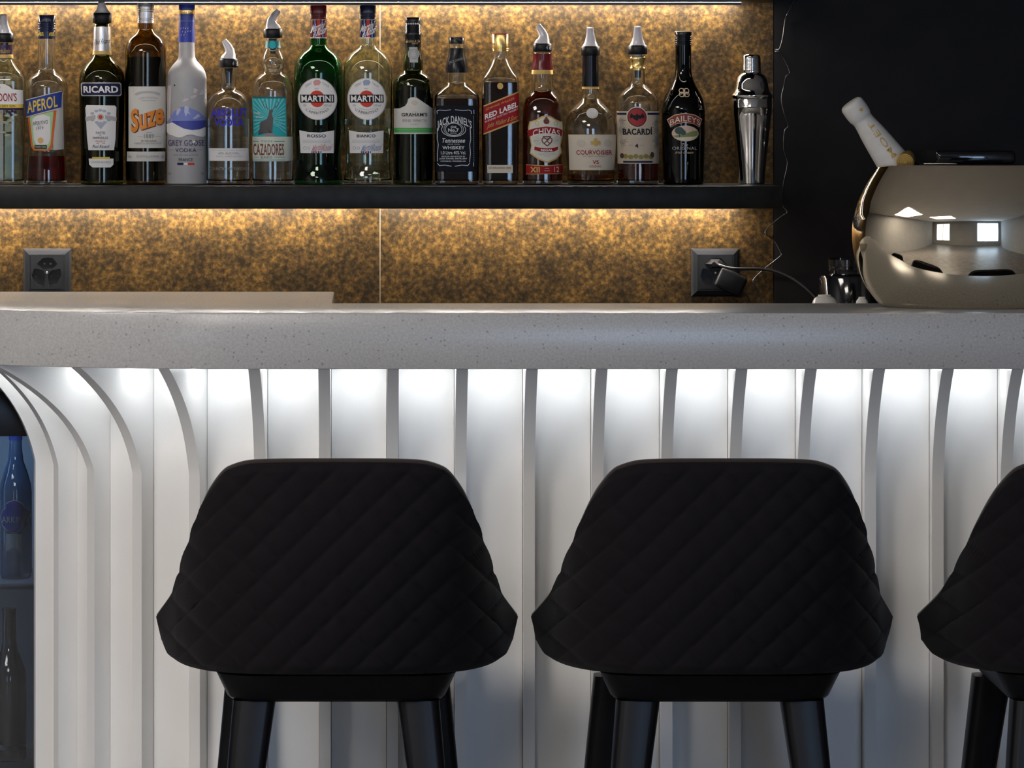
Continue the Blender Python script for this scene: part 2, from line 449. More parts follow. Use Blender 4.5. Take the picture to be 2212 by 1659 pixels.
# ------------------------------------------------------------------ bottles
SB = (D + YBOT) / F                 # metres per pixel at the bottle row
YBASE = 398.0
LEAN = .03
def clip_x(v, lim): return max(-lim, min(lim, v))
class Bottle:
    def __init__(s, name, label, cm, prof, group='bottles on the wall shelf', n_body=2.0, y_sh=None, dy=1.0, cat='bottle', y0=None):
        s.cm = cm
        s.root = thing(name, label, cat, (PX(cm, YBOT), YBOT if y0 is None else y0, ZS), group=group)
        prof = sorted(prof)
        s.f = pchip([p[0] for p in prof], [p[1] for p in prof])
        s.ytop, s.ybot = prof[0][0], prof[-1][0]
        s.nb, s.ysh, s.dy = n_body, y_sh, dy
    def n_px(s, y):
        if s.ysh is None: return s.nb
        t = max(0, min(1, (y - s.ysh[0]) / (s.ysh[1] - s.ysh[0])))
        return 2 + (s.nb - 2) * t
    def dyz(s, y):
        if s.ysh is None: return s.dy
        t = max(0, min(1, (y - s.ysh[0]) / (s.ysh[1] - s.ysh[0])))
        return 1 + (s.dy - 1) * t
    def z(s, y): return (YBASE - y) * SB
    def ring_geo(s, ys, rr, seg=48, capb=True, capt=True, dx=0):
        V = []; Fc = []; R = []
        for y, r in zip(ys, rr):
            e = 2.0 / s.n_px(y); q = s.dyz(y); ring = []
            for k in range(seg):
                a = 2 * PI * (k + .5) / seg; ca, sa = math.cos(a), math.sin(a)
                ring.append(len(V))
                V.append((r * SB * math.copysign(abs(ca) ** e, ca) + dx * SB, q * r * SB * math.copysign(abs(sa) ** e, sa), s.z(y)))
            R.append(ring)
        for a, b in zip(R, R[1:]):
            for k in range(seg):
                k2 = (k + 1) % seg; Fc.append((a[k], b[k], b[k2], a[k2]))
        if capb: Fc.append(tuple(R[0]))
        if capt: Fc.append(tuple(R[-1])[::-1])
        return V, Fc
    def ysamples(s, ya, yb, step=2.5):
        n = max(2, int(abs(yb - ya) / step)); return [ya + (yb - ya) * k / n for k in range(n + 1)]
    def glass(s, m, wall=2.4, base=8):
        """closed glass shell: outer wall, mouth, inner wall"""
        ys = [s.ybot, s.ybot - .8, s.ybot - 2.5] + s.ysamples(s.ybot - 5, s.ytop)
        rr = [s.f(s.ybot) - 4, s.f(s.ybot) - 1.2] + [s.f(y) for y in ys[2:]]
        yi = s.ysamples(s.ytop, s.ybot - base - 3) + [s.ybot - base - .8, s.ybot - base]
        ri = [max(2, s.f(y) - wall) for y in yi[:-2]] + [s.f(s.ybot) - wall - 2, s.f(s.ybot) - wall - 6]
        V, Fc = s.ring_geo(ys + yi, rr + ri)
        s.body = mk('glass_body', V, Fc, m, s.root, smooth=True, angle=40)
        return s.body
    def liquid(s, level, m, wall=2.9, base=8.6):
        ys = [s.ybot - base, s.ybot - base - .9] + s.ysamples(s.ybot - base - 3.2, level)
        rr = [s.f(s.ybot) - wall - 6, s.f(s.ybot) - wall - 2] + [max(2, s.f(y) - wall) for y in ys[2:]]
        V, Fc = s.ring_geo(ys, rr)
        return mk('liquid', V, Fc, m, s.root, smooth=True, angle=40)
    def solid(s, name, ya, yb, m, grow=0, parent=None, r=None, step=2.0, bev=1.0):
        """solid band/cap following the profile (ya top, yb bottom) or a list of (y, r)"""
        if r is None:
            ys = s.ysamples(yb, ya, step); rr = [s.f(y) + grow for y in ys]
        else:
            ys = [p[0] for p in r]; rr = [p[1] for p in r]
        if bev:
            ys = [ys[0]] + ys + [ys[-1]]; rr = [rr[0] - bev] + rr + [rr[-1] - bev]
        V, Fc = s.ring_geo(ys, rr)
        return mk(name, V, Fc, m, parent or s.root, smooth=True, angle=40)
    def cap(s, yt, yb, r, m, rings=(), top_m=None):
        """screw cap with knurl rings: list of y"""
        pts = [(yb, r)]
        for y in sorted(rings, reverse=True): pts += [(y + 1.6, r), (y + .6, r - 1.1), (y - .6, r - 1.1), (y - 1.6, r)]
        pts += [(yt + 1.5, r), (yt + .4, r - .6)]
        c = s.solid('cap', 0, 0, m, r=pts)
        if top_m: s.solid('cap_top', 0, 0, top_m, r=[(yt + 1.2, r - .2), (yt - .6, r - .4)], parent=c, bev=.6)
        return c
    def pourer(s, yc0, yc1, r, kind='front', stem=True, hs=1.0):
        col = s.solid('pourer', 0, 0, BLACKP, r=[(yc1, r - 1), (yc1 - 1.5, r), (yc0 + 3, r), (yc0 + 1, r - 1.2), (yc0, r - 2)])
        k = r / 20.0
        if kind == 'front': P = [(0, -1, 17.5), (0, 4, 15), (0, 10, 12.4), (-.3, 18, 10.2), (-.6, 27, 8.6), (-.8, 34, 7.8), (-.8, 40, 7.4)]
        elif kind == 'left': P = [(0, -1, 17.5), (.8, 4, 15), (2.6, 10, 12.0), (2.2, 18, 9.8), (-1.8, 27, 8.2), (-6.2, 34, 6.8), (-9.5, 40, 5.4)]
        else: P = [(0, -1, 17.5), (-.8, 4, 15), (-2.6, 10, 12.0), (-2.2, 18, 9.8), (2.6, 27, 8.2), (8, 34, 6.8), (12, 40, 5.4)]
        path = [Vector((a * k * SB, (-.25 * b * SB if kind == 'front' else 0), s.z(yc0 - b * hs))) for a, b, c in P]
        sp = tube('spout', path, [c * k * SB for a, b, c in P], SPOUT, col, seg=18)
        ch = [p + Vector((0, -.0004, 0)) for p in path[2:]]
        tube('channel', [p for p in path[1:]], [c * k * SB * .45 for a, b, c in P][1:], SPOUT2, col, seg=10)
        if stem: s.solid('stem', 0, 0, WHITEP, r=[(yc1 + 34, 5.5), (yc1 + 20, 6.5), (yc1 + 1, 9)], parent=col)
        return col
    # --- print on the front surface; px coordinates of the photograph
    def wrap(s, bm, off):
        for v in bm.verts:
            x, y = v.co.x, v.co.y
            u = (x - (s.cm + LEAN * (210 - y))); a = s.f(y) + off / SB
            e = s.n_px(y); u = clip_x(u, a * .985)
            d = a * s.dyz(y) * (1 - abs(u / a) ** e) ** (1 / e)
            v.co = (u * SB, -d * SB, s.z(y))
    def put(s, name, bm, m, parent, off, sx=5, sy=8, thick=0.0):
        slice_bm(bm, sx, sy)
        s.wrap(bm, off)
        bmesh.ops.recalc_face_normals(bm, faces=bm.faces)
        return bm_obj(name, bm, m, parent or s.root, smooth=True, angle=60)
    def poly(s, name, pts, m, parent=None, off=.0005):
        return s.put(name, poly_bm(pts), m, parent, off)
    def polys(s, name, lst, m, parent=None, off=.0010):
        bm = bmesh.new()
        for pts in lst:
            b2 = poly_bm(pts); me = bpy.data.meshes.new('t'); b2.to_mesh(me); b2.free(); bm.from_mesh(me); bpy.data.meshes.remove(me)
        return s.put(name, bm, m, parent, off)
    def text(s, txt, x0, x1, y0, y1, m, parent=None, off=.0013, bold=.0, shear=0., arc=0., italic=0., sag=0., name='lettering', taper=0.):
        """box in px (y0 top, y1 bottom); shear: dy per dx; arc: px the ends drop; sag: extra height of middle"""
        bm = text_mesh(txt, bold); xc = (x0 + x1) / 2; hw = (x1 - x0) / 2
        slice_bm(bm, .08)
        for v in bm.verts:
            t = v.co.y; x = x0 + (x1 - x0) * v.co.x + italic * (t - .5) * (y1 - y0)
            k = (x - xc) / hw
            y = y1 - (y1 - y0) * t * (1 + sag * (1 - k * k)) + shear * (x - xc) + arc * k * k
            v.co = (x, y, 0)
        return s.put(name, bm, m, parent, off, sx=6, sy=None)
def line(x0, y0, x1, y1, w):
    dx, dy = x1 - x0, y1 - y0; L = math.hypot(dx, dy); nx, ny = -dy / L * w / 2, dx / L * w / 2
    return [(x0 + nx, y0 + ny), (x1 + nx, y1 + ny), (x1 - nx, y1 - ny), (x0 - nx, y0 - ny)]
def stroke(pts, w):
    return [line(*pts[i], *pts[i + 1], w) for i in range(len(pts) - 1)]
def ring_poly(cx, cy, r, wd, n=28, ry=None, a0=0, a1=360):
    o = ellipse(cx, cy, r, ry or r, n, a0, a1)
    full = abs(a1 - a0) >= 360
    return stroke(o + ([o[0]] if full else []), wd)

SPOUT = mat('clear_spout_plastic', (1.0, .96, .99), rough=.05, trans=.38, ior=1.5)
SPOUT2 = mat('milky_spout_channel', (.9, .86, .9), rough=.3)
WHITEP = mat('white_stem_plastic', (.75, .74, .72), rough=.4)
G_CLEAR = glass('clear_glass', (.93, .95, .94)); G_GREENISH = glass('pale_green_glass', (.88, .965, .905))
G_OLIVE = glass('olive_glass', (.22, .25, .03)); G_AMBER = glass('amber_olive_glass', (.36, .25, .02))
G_GREEN = glass('green_glass', (.03, .33, .05)); G_DKGREEN = glass('dark_green_glass', (.20, .26, .05))
G_BLACK = glass('black_glass', (.012, .010, .010))
G_FROST = mat('frosted_glass', (.90, .89, .91), rough=.38, trans=.55, ior=1.35)
L_CLEAR = glass('clear_spirit', (.86, .92, .93), ior=1.15); L_BLACK = mat('dark_liquid', (.004, .004, .008), rough=.08, spec=.12)
L_RED = glass('red_liquid', (.62, .03, .02), ior=1.15); L_WHISKY = glass('whisky_liquid', (.36, .07, .010), ior=1.15)
L_DKWHISKY = glass('dark_whisky_liquid', (.075, .012, .004), ior=1.15); L_COGNAC = glass('cognac_liquid', (.55, .22, .03), ior=1.15)
I_WHITE = ink('label_white', (.84, .82, .81)); I_CREAM = ink('label_cream', (.72, .64, .52)); I_PAPER = ink('label_paper', (.68, .66, .61))
I_BLACK = ink('label_black', (.012, .012, .015)); I_NAVY = ink('label_navy', (.012, .016, .055)); I_RED = ink('label_red', (.33, .012, .016))
I_BRED = ink('label_bright_red', (.62, .06, .035)); I_GOLD = ink('label_gold', (.62, .42, .14), rough=.35, metal=.4); I_YEL = ink('label_yellow', (.80, .58, .10))
I_BLUE = ink('label_blue', (.03, .06, .30)); I_RBLUE = ink('label_royal_blue', (.045, .045, .50)); I_GREEN = ink('label_green', (.08, .42, .10))
I_LGREEN = ink('label_light_green', (.42, .68, .36)); I_ORANGE = ink('label_orange', (.78, .17, .04)); I_TEAL = ink('label_teal', (.03, .42, .46))
I_GREY = ink('label_grey', (.28, .28, .29)); I_LGREY = ink('label_light_grey', (.48, .47, .47)); I_PURPLE = ink('label_purple', (.035, .012, .07))
I_BROWN = ink('label_brown', (.16, .05, .035)); I_SILVER = ink('label_silver', (.62, .60, .58), rough=.3, metal=.6); I_PINK = ink('label_pink', (.66, .34, .34))
I_PALEBLUE = ink('label_pale_blue', (.22, .27, .62)); I_TEALD = ink('label_dark_teal', (.02, .16, .17)); I_LTEAL = ink('label_pale_teal', (.20, .62, .64))
M_BLACKCAP = mat('black_cap', (.006, .006, .009), rough=.24, spec=.35); M_NAVYCAP = mat('navy_cap', (.010, .014, .05), rough=.22)
M_REDCAP = mat('maroon_cap', (.13, .010, .014), rough=.22); M_GOLDCAP = mat('gold_cap', (.80, .55, .20), rough=.25, metal=.9)
M_SILCAP = mat('silver_cap', (.66, .64, .64), rough=.3, metal=.85); M_BLUECAP = mat('blue_cap', (.03, .05, .36), rough=.3)

# 1 gin, cut by the left edge
b = Bottle('gin_bottle', 'clear gin bottle with purple neck band, cut off by the left edge of the picture', 9,
    [(92, 18), (118, 18.5), (126, 19), (133, 21), (141, 26), (150, 33), (158, 40), (166, 44), (176, 45.5), (300, 44), (398, 43)], n_body=3.4, y_sh=(130, 170), dy=.8)
b.glass(G_GREENISH); b.liquid(315, L_CLEAR); b.pourer(72, 91, 20.5)
nb = b.solid('neck_band', 97, 127, mat('purple_foil', (.035, .010, .055), rough=.35), grow=.5)
b.solid('gold_band', 118, 126, I_GOLD, grow=.9, parent=nb, bev=.2); b.text('Charles Gordon', -2, 26, 105, 115, I_GOLD, nb, off=.0012, italic=.3)
lb = b.poly('label', [(-34, 225), (-34, 190), (-20, 184), (-12, 181), (14, 182), (24, 187), (30, 193), (52, 195), (52, 225)], I_WHITE)
b.text("GORDON'S", -29, 39, 201, 219, I_RED, lb, bold=.012)
b.poly('crest', ellipse(-2, 189, 7, 5), I_GOLD, lb, .0009)
gb = b.poly('gold_stripe', rect(-34, 51, 225, 233), I_YEL, None); b.text('LONDON DRY GIN', -28, 35, 226.5, 231.5, I_BLACK, gb)
b.poly('purple_stripe', rect(-34, 51, 233, 237), I_PURPLE, gb, .0008)
lf = b.polys('botanical_print', [ellipse(8 + random.uniform(-22, 26), 268 + random.uniform(-22, 26), 6, 2.4, 10) for _ in range(12)], mat('print_leaf_green', (.35, .42, .30), rough=.6))
b.polys('berries', [ellipse(x, y, 3.4, 3.2, 12) for x, y in ((17, 241), (23, 243), (29, 240), (26, 248), (35, 242))], I_PURPLE, lf)
b.polys('orange_slice', [ellipse(-1, 252, 7, 9, 18)], mat('print_orange', (.55, .36, .12)), lf)

# 2 orange aperitif
b = Bottle('aperitif_bottle', 'clear bottle with slanted navy label and a little red liquid left', 101,
    [(84, 17.6), (120, 18.2), (148, 19), (154, 21), (160, 27), (168, 37.5), (178, 43.5), (190, 45.5), (235, 44), (290, 41), (322, 40.5), (340, 41.5), (375, 43.5), (398, 44)])
b.glass(G_CLEAR); b.liquid(337, L_RED)
cp = b.cap(33, 84, 18.6, M_NAVYCAP, rings=(50, 55, 60, 66), top_m=M_NAVYCAP)
b.f2 = b.f; b.f = lambda y: 18.6
b.text('APEROL', 86, 100, 70, 78, I_YEL, cp, off=.0006, bold=.03, shear=-.1); b.text('APEROL', 111, 123, 70, 78, I_YEL, cp, off=.0006, bold=.03, shear=-.1)
b.f = b.f2
sd = b.poly('side_label', [(64, 252), (138, 200), (136, 322), (118, 324), (116, 300), (72, 318)], I_PAPER)
b.poly('orange_shield', [(60, 252), (124, 238), (113, 318), (106, 325), (72, 325), (66, 316)], I_ORANGE, sd, .0008)
b.poly('green_shield', [(65, 252), (118, 240), (109, 312), (103, 322), (75, 322), (70, 312)], I_LGREEN, sd, .0011)
b.poly('white_oval', [(71, 258), (80, 250), (96, 247), (110, 252), (109, 300), (104, 312), (78, 312), (73, 300)], I_WHITE, sd, .0014)
b.text('APERITIVO', 72, 105, 261, 269, I_BLACK, sd, .0018, shear=-.12); b.text('DAL', 83, 94, 271, 274, I_GREY, sd, .0018); b.text('1919', 80, 95, 274, 280, I_BLACK, sd, .0018, shear=-.1)
b.poly('seal', ellipse(88, 303, 6.5), mat('seal_orange', (.75, .45, .18)), sd, .0018)
b.poly('foot_plate', rect(74, 101, 313, 321), I_BLACK, sd, .0018); b.text('PADOVA ITALIA', 76, 99, 315, 319, I_WHITE, sd, .0022)
nl = b.poly('name_label', [(55, 216), (137, 196), (134, 233), (56, 254)], I_BLUE, None, .0019)
b.polys('border', [line(56, 216.6, 136.5, 197, 1.2), line(56.5, 253, 133.8, 232.6, 1.2)], I_WHITE, nl, .0023)
b.text('APEROL', 60, 127, 213, 238, I_YEL, nl, .0024, bold=.02, shear=-.22)

# 3 pastis
b = Bottle('pastis_bottle', 'dark olive bottle with navy name plate, silver neck foil and white shield label', 220.5,
    [(50, 15), (58, 17), (100, 18.6), (118, 19.6), (124, 21.5), (129, 25.5), (136, 33), (145, 40.5), (155, 46), (166, 48.8), (180, 49.6), (260, 48.5), (330, 46), (398, 47)])
b.glass(G_OLIVE); b.liquid(178, L_BLACK); b.pourer(28, 50, 20.5, hs=.6)
fo = b.solid('neck_foil', 58, 111, M_SILCAP, grow=.6); b.solid('gold_band', 110, 118, I_GOLD, grow=.9, parent=fo, bev=.3)
b.text('Paul Ricard', 209, 242, 84, 95, I_BLACK, fo, .0012, italic=.3, shear=-.12)
oc = lambda x0, x1, y0, y1, c: [(x0 + c, y0), (x1 - c, y0), (x1, y0 + c), (x1, y1 - c), (x1 - c, y1), (x0 + c, y1), (x0, y1 - c), (x0, y0 + c)]
pl = b.poly('name_plate', oc(177, 264.5, 178.5, 207.5, 3), I_SILVER)
b.poly('plate_field', oc(179, 262.5, 180.5, 205.5, 3), I_NAVY, pl, .0010); b.text('RICARD', 183, 258, 186, 200.5, I_WHITE, pl, .0015, bold=.035)
lb = b.poly('label', [(189, 227), (250, 228), (253, 232), (249, 300), (245, 324), (190, 324), (188, 300), (186, 232)], I_WHITE)
b.polys('banner', [[(185, 253), (208, 248), (208, 257), (186, 262)], [(229, 248), (253, 253), (252, 262), (229, 257)]], I_LGREY, lb)
b.polys('ornament', [ellipse(219 + 17 * math.cos(a) * (1 + .2 * (i % 2)), 252 + 14 * math.sin(a), 4.4, 3, 10) for i, a in enumerate([k * PI / 6 for k in range(12)])] + [[(208, 266), (230, 266), (219, 279)]], mat('print_blue_grey', (.42, .46, .52)), lb, .0009)
b.poly('seal', ellipse(219, 252.5, 6.4), I_NAVY, lb, .0014); b.poly('seal_ring', ellipse(219, 252.5, 5.6), I_WHITE, lb, .0018); b.poly('seal_core', ellipse(219, 252.5, 4.4), I_BRED, lb, .0022)
b.text('PASTIS', 208, 228, 284, 289, I_NAVY, lb); b.text('DE', 215, 219.5, 291, 293, I_NAVY, lb); b.text('MARSEILLE', 201, 233.5, 295, 300, I_NAVY, lb); b.text('FRANCE', 207, 227, 303, 307, I_BRED, lb)
b.polys('rule', [rect(208, 213.5, 309, 309.8), rect(221.5, 227, 309, 309.8)], I_BLACK, lb); b.text('Paul Ricard', 200, 235, 312.5, 319.5, I_NAVY, lb, italic=.3)
l2 = b.poly('lower_label', [(190, 342), (243.5, 342), (243, 355), (237, 361), (198, 361), (191, 355)], I_WHITE)
b.poly('yellow_strip', rect(198, 236, 338.5, 342.5), I_YEL, l2, .0008); b.text("D'ORIGINE NATURELLE", 196, 238, 347.5, 351.5, I_GREY, l2)

# 4 gentian
b = Bottle('gentian_bottle', 'tall amber bottle with silver cap and cream label with orange lettering', 314.5,
    [(50, 17), (62, 17), (68, 18), (73, 21), (78, 28), (84, 35), (91, 40), (101, 43), (115, 44.8), (250, 44.3), (398, 43)])
b.glass(G_AMBER); b.liquid(123, L_BLACK)
b.cap(8, 50, 18, M_SILCAP, rings=(20, 24, 40, 44), top_m=M_SILCAP)
lb = b.poly('label', [(280, 187), (359, 187), (357, 319.5), (276, 319.5)], I_PAPER)
b.polys('arch_emblem', [ellipse(321 + 25 * math.sin(a), 206 - 7 * math.cos(a), 4, 3, 8) for a in [-1.2 + .2 * k for k in range(13)]], I_LGREY, lb, .0009)
b.text('LIQUEUR DE GENTIANE', 303, 343, 209, 213, I_GREY, lb, arc=2.5); b.text('GENTIANE', 308, 338, 216, 218.5, I_GREY, lb)
SU = mat('lettering_orange', (.80, .26, .03)); SY = mat('lettering_yellow', (.86, .50, .05))
b.text('Suze', 284, 355, 228, 279, I_BROWN, lb, .0012, bold=.055, shear=-.30); b.text('Suze', 283, 353.5, 227, 277, SU, lb, .0016, bold=.03, shear=-.30)
b.text('DEPUIS', 315, 328, 284.5, 287.5, I_GREY, lb); b.text('1889', 311, 332, 289, 298, I_GREY, lb, bold=.01)
b.polys('rule', [rect(296, 309, 294.6, 295.2), rect(334, 346, 294.6, 295.2)], I_GREY, lb)
b.text('BITTER SUISSE', 305, 337, 302, 306, I_BROWN, lb); b.text('A PARTIR DE GENTIANE SUISSE', 288, 347, 307.5, 311, I_GREY, lb)
l2 = b.poly('lower_label', [(272, 327), (354, 327), (353, 348), (271, 348)], I_PAPER); b.text('100cl', 274, 282, 335, 341, I_GREY, l2); b.text('DISTILLERIE', 294, 341, 335.5, 339.5, I_GREY, l2); b.text('20%', 346, 352.5, 335, 341, I_GREY, l2)

# 5 frosted vodka
b = Bottle('frosted_vodka_bottle', 'frosted white vodka bottle with blue cap and blue mountain print', 403.5,
    [(91, 16.6), (110, 17.2), (124, 18.4), (130, 21), (138, 28), (148, 36), (158, 40.6), (170, 42.6), (300, 43), (398, 43.4)])
b.glass(G_FROST); b.liquid(176, mat('frosted_core', (.70, .70, .74), rough=.5, trans=.4))
slv = b.solid('neck_sleeve', 30, 91, M_BLUECAP, r=[(91, 17.8), (60, 17.4), (34, 17.2), (30, 16.6)])
b.solid('gold_collar', 0, 0, M_GOLDCAP, r=[(30.5, 17.2), (27, 17.6), (22, 17.2)]); b.cap(10.5, 21.5, 17.6, M_BLUECAP, top_m=M_BLUECAP)
b.f2 = b.f; b.f = lambda y: 17.5
b.text('GREY GOOSE', 393, 424, 43.5, 47.5, I_PALEBLUE, slv, .0007)
b.polys('bird_print', [[(x, y), (x + 1.2, y + 4), (x + 4, y + 1), (x + 1.6, y + 5.6)] for x, y in ((394, 58), (399, 57), (404, 58), (409, 58), (397, 65), (403, 66), (409, 64), (394, 72), (414, 64), (400, 72))], I_WHITE, slv, .0008)
b.f = b.f2
mp = b.poly('mountain_print', [(362, 262), (370, 250), (377, 240), (383, 237), (389, 232), (394, 236), (400, 230), (405, 228), (411, 233), (418, 236), (428, 240), (435, 246), (444, 256), (444, 276), (432, 279), (415, 280), (395, 278), (380, 272)], I_PALEBLUE)
b.polys('snow', [[(383, 237), (389, 232), (392, 237), (388, 244), (384, 250), (381, 246)], [(400, 230), (405, 228), (410, 233), (408, 240), (413, 248), (406, 244), (402, 252), (399, 242)], [(428, 246), (434, 250), (424, 256), (416, 257)]], mat('print_pale_snow', (.52, .53, .72)), mp, .0009)
b.poly('lake_print', [(370, 261), (444, 260), (444, 276), (432, 279), (415, 280), (395, 278), (380, 272)], I_BLUE and mat('print_lake_blue', (.06, .075, .36)), mp, .0011)
b.poly('shore_print', [(358.5, 268), (372, 264), (384, 271), (396, 277), (412, 281), (428, 280), (443, 274), (443, 292), (436, 296), (424, 293), (414, 290), (402, 292), (392, 296), (384, 297), (376, 294), (364, 290), (358.5, 285)], I_WHITE, None, .0014)
tr = b.poly('bark_print', [(365, 185), (373, 184), (372, 200), (370, 230), (368, 250), (372, 262), (360, 262), (361, 230), (361.5, 195)], mat('print_warm_grey', (.60, .55, .55)))
b.poly('dot', ellipse(379.5, 184.5, 1.8, 1.8, 10), I_BLACK, tr)
bd = b.polys('goose_print', [[(391, 195), (393, 198), (400, 212), (412, 213), (404, 219), (396, 221), (399, 213)], [(412, 211), (417, 206), (420, 210), (428, 204), (424, 212), (416, 214)], [(420, 190), (423, 198), (430, 193), (426, 201), (420, 203)], [(431, 205), (437, 194), (441, 192), (438, 200), (442, 204)]], mat('print_pinkish', (.62, .55, .56)))
b.text('GREY GOOSE', 361, 439, 302, 314.5, mat('lettering_violet', (.07, .035, .12)), None, .0014, bold=.005)
b.poly('white_bird', [(413, 298), (416, 305), (422, 302.5), (418, 309), (415, 309)], I_WHITE, None, .0020)
b.text('VODKA', 377, 422.5, 320, 328, I_PURPLE, None); b.polys('rule', [rect(362, 374, 323, 323.7), rect(424, 437, 323, 323.7)], I_GREY)
b.text('DISTILLED AND BOTTLED', 371.5, 426, 332.5, 336.5, I_GREY, None); b.text('FRANCE', 384, 414, 341, 347.5, I_BLACK, None)
fl = b.poly('flag_blue', rect(380.5, 394, 351, 356), I_NAVY); b.poly('flag_white', rect(394, 403, 351, 356), I_WHITE, fl); b.poly('flag_red', rect(403, 417, 351, 356), I_BRED, fl)
b.text('40%', 358.5, 366.5, 372, 377, I_GREY, None); b.text('70cl', 430, 437, 372, 377, I_GREY, None)

# 6 short vodka
b = Bottle('clear_vodka_bottle', 'short clear vodka bottle with blue block lettering and a pourer bent left', 494,
    [(145, 15.5), (160, 16), (186, 16.4), (192, 18), (197, 25), (203, 34), (211, 40.5), (222, 45), (235, 47.2), (300, 47.8), (398, 47)])
b.glass(G_CLEAR); b.liquid(256, L_CLEAR); pr_ = b.pourer(126.5, 146, 20.5, 'left'); b.f2 = b.f; b.f = lambda y: 20.5; b.text('4 d', 504.5, 516, 133, 142, I_LGREY, pr_, .0005); b.f = b.f2
b.f2 = b.f
b.text('ABSOLUT', 456, 533, 234, 253, I_RBLUE, None, bold=.04); b.text('VODKA', 463, 526, 256, 272.5, I_RBLUE, None, bold=.04)
lb = b.poly('label', rect(448.6, 534, 320, 347), I_WHITE); b.text('40% ALC/VOL', 469, 515, 328.5, 333, I_GREY, lb); b.text('70CL IMPORTED', 464, 522, 336, 339, I_LGREY, lb); b.text('PRODUCED AND BOTTLED IN SWEDEN', 456, 528, 323, 325, I_LGREY, lb)
md = b.polys('medallion', ring_poly(492, 214, 12, 1.4, 24, ry=8), G_CLEAR); b.text('COUNTRY OF SWEDEN', 448, 534, 361, 367, I_GREY, None)

# 7 tequila
b = Bottle('tequila_bottle', 'clear tequila bottle with bulbous neck, turquoise stag label and pourer bent right', 589.5,
    [(82, 14.5), (100, 15.8), (110, 17.5), (120, 22), (128, 24.8), (136, 25.6), (144, 24.4), (150, 22), (154, 21.4), (158, 24), (163, 31), (170, 37.5), (180, 42.5), (198, 45.2), (300, 45), (398, 44.5)])
b.glass(G_CLEAR); b.liquid(222, L_CLEAR); b.pourer(62, 82, 20.5, 'right')
nk = b.solid('neck_band', 88, 104, mat('teal_band', (.02, .16, .17), rough=.5), grow=.6); b.poly('neck_seal', ellipse(592.5, 97, 7, 9), I_TEAL, nk, .0012)
lb = b.poly('label', rect(545, 618, 209, 295), I_TEAL)
b.polys('rays', [[(581, 262), (581 + 70 * math.cos(a) - 2, 262 + 70 * math.sin(a)), (581 + 70 * math.cos(a + .07), 262 + 70 * math.sin(a + .07))] for a in []] or [[(583, 258), (x, 213), (x + 4, 213)] for x in range(548, 616, 9)] + [[(583, 258), (547, y), (547, y + 3.5)] for y in range(222, 292, 9)] + [[(583, 258), (616, y), (616, y + 3.5)] for y in range(222, 292, 9)], I_LTEAL, lb, .0008)
b.poly('top_band', rect(545, 618, 209, 212.5), I_TEALD, lb, .0010)
STG = mat('stag_grey', (.09, .085, .085))
st = b.poly('stag_print', [(582, 238), (588, 236), (590, 240), (587, 246), (590, 256), (589, 266), (588, 275), (587, 287), (584.5, 287), (584, 272), (581, 268), (572, 269), (571, 278), (570, 288), (567.5, 288), (567, 275), (564, 280), (558, 291), (556, 290), (560, 276), (560, 266), (565, 262), (576, 257), (580, 248)], STG, lb, .0011)
b.polys('antlers', stroke([(583, 238), (578, 233), (571, 230), (568, 222), (572, 217)], 1.1) + stroke([(588, 237), (592, 233), (599, 230), (602, 223), (599, 218)], 1.1) + stroke([(577, 232), (574, 225)], 1) + stroke([(594, 232), (597, 226)], 1), STG, st, .0012)
b.poly('rock', [(564, 294.5), (570, 289), (580, 287), (590, 288), (598, 294.5)], I_GREY, lb, .0011)
b.text('Arandas', 548, 562, 240, 247, I_WHITE, lb, italic=.2); b.text('Jalisco', 552, 568, 250, 256, I_WHITE, lb, italic=.2)
b.polys('watermark_seal', ring_poly(598, 263, 9, .8) + ring_poly(598, 263, 6, .7), I_LTEAL, lb)
l2 = b.poly('name_label', [(543, 295), (630, 295), (629, 346), (614, 348), (542, 348)], mat('label_pale_mint', (.66, .70, .60)), None, .0009)
b.text('TEQUILA', 561, 587, 302.5, 307.5, I_TEALD, l2, .0014); CZ = mat('lettering_rust', (.20, .055, .04)); b.text('CAZADORES', 544, 611, 310, 335, CZ, l2, .0014, bold=.02)
b.text('BLANCO', 560.5, 585, 337, 341.5, I_BLACK, l2, .0014)
b.polys('rule', [rect(544, 557, 304.5, 305.5), rect(590, 613, 304.5, 305.5), rect(544, 556, 338.5, 339.5), rect(590, 613, 338.5, 339.5)], I_TEALD, l2, .0014)
b.poly('foot_band', rect(542.5, 613, 342.5, 347.5), mat('label_mint_band', (.42, .56, .52)), l2, .0012)

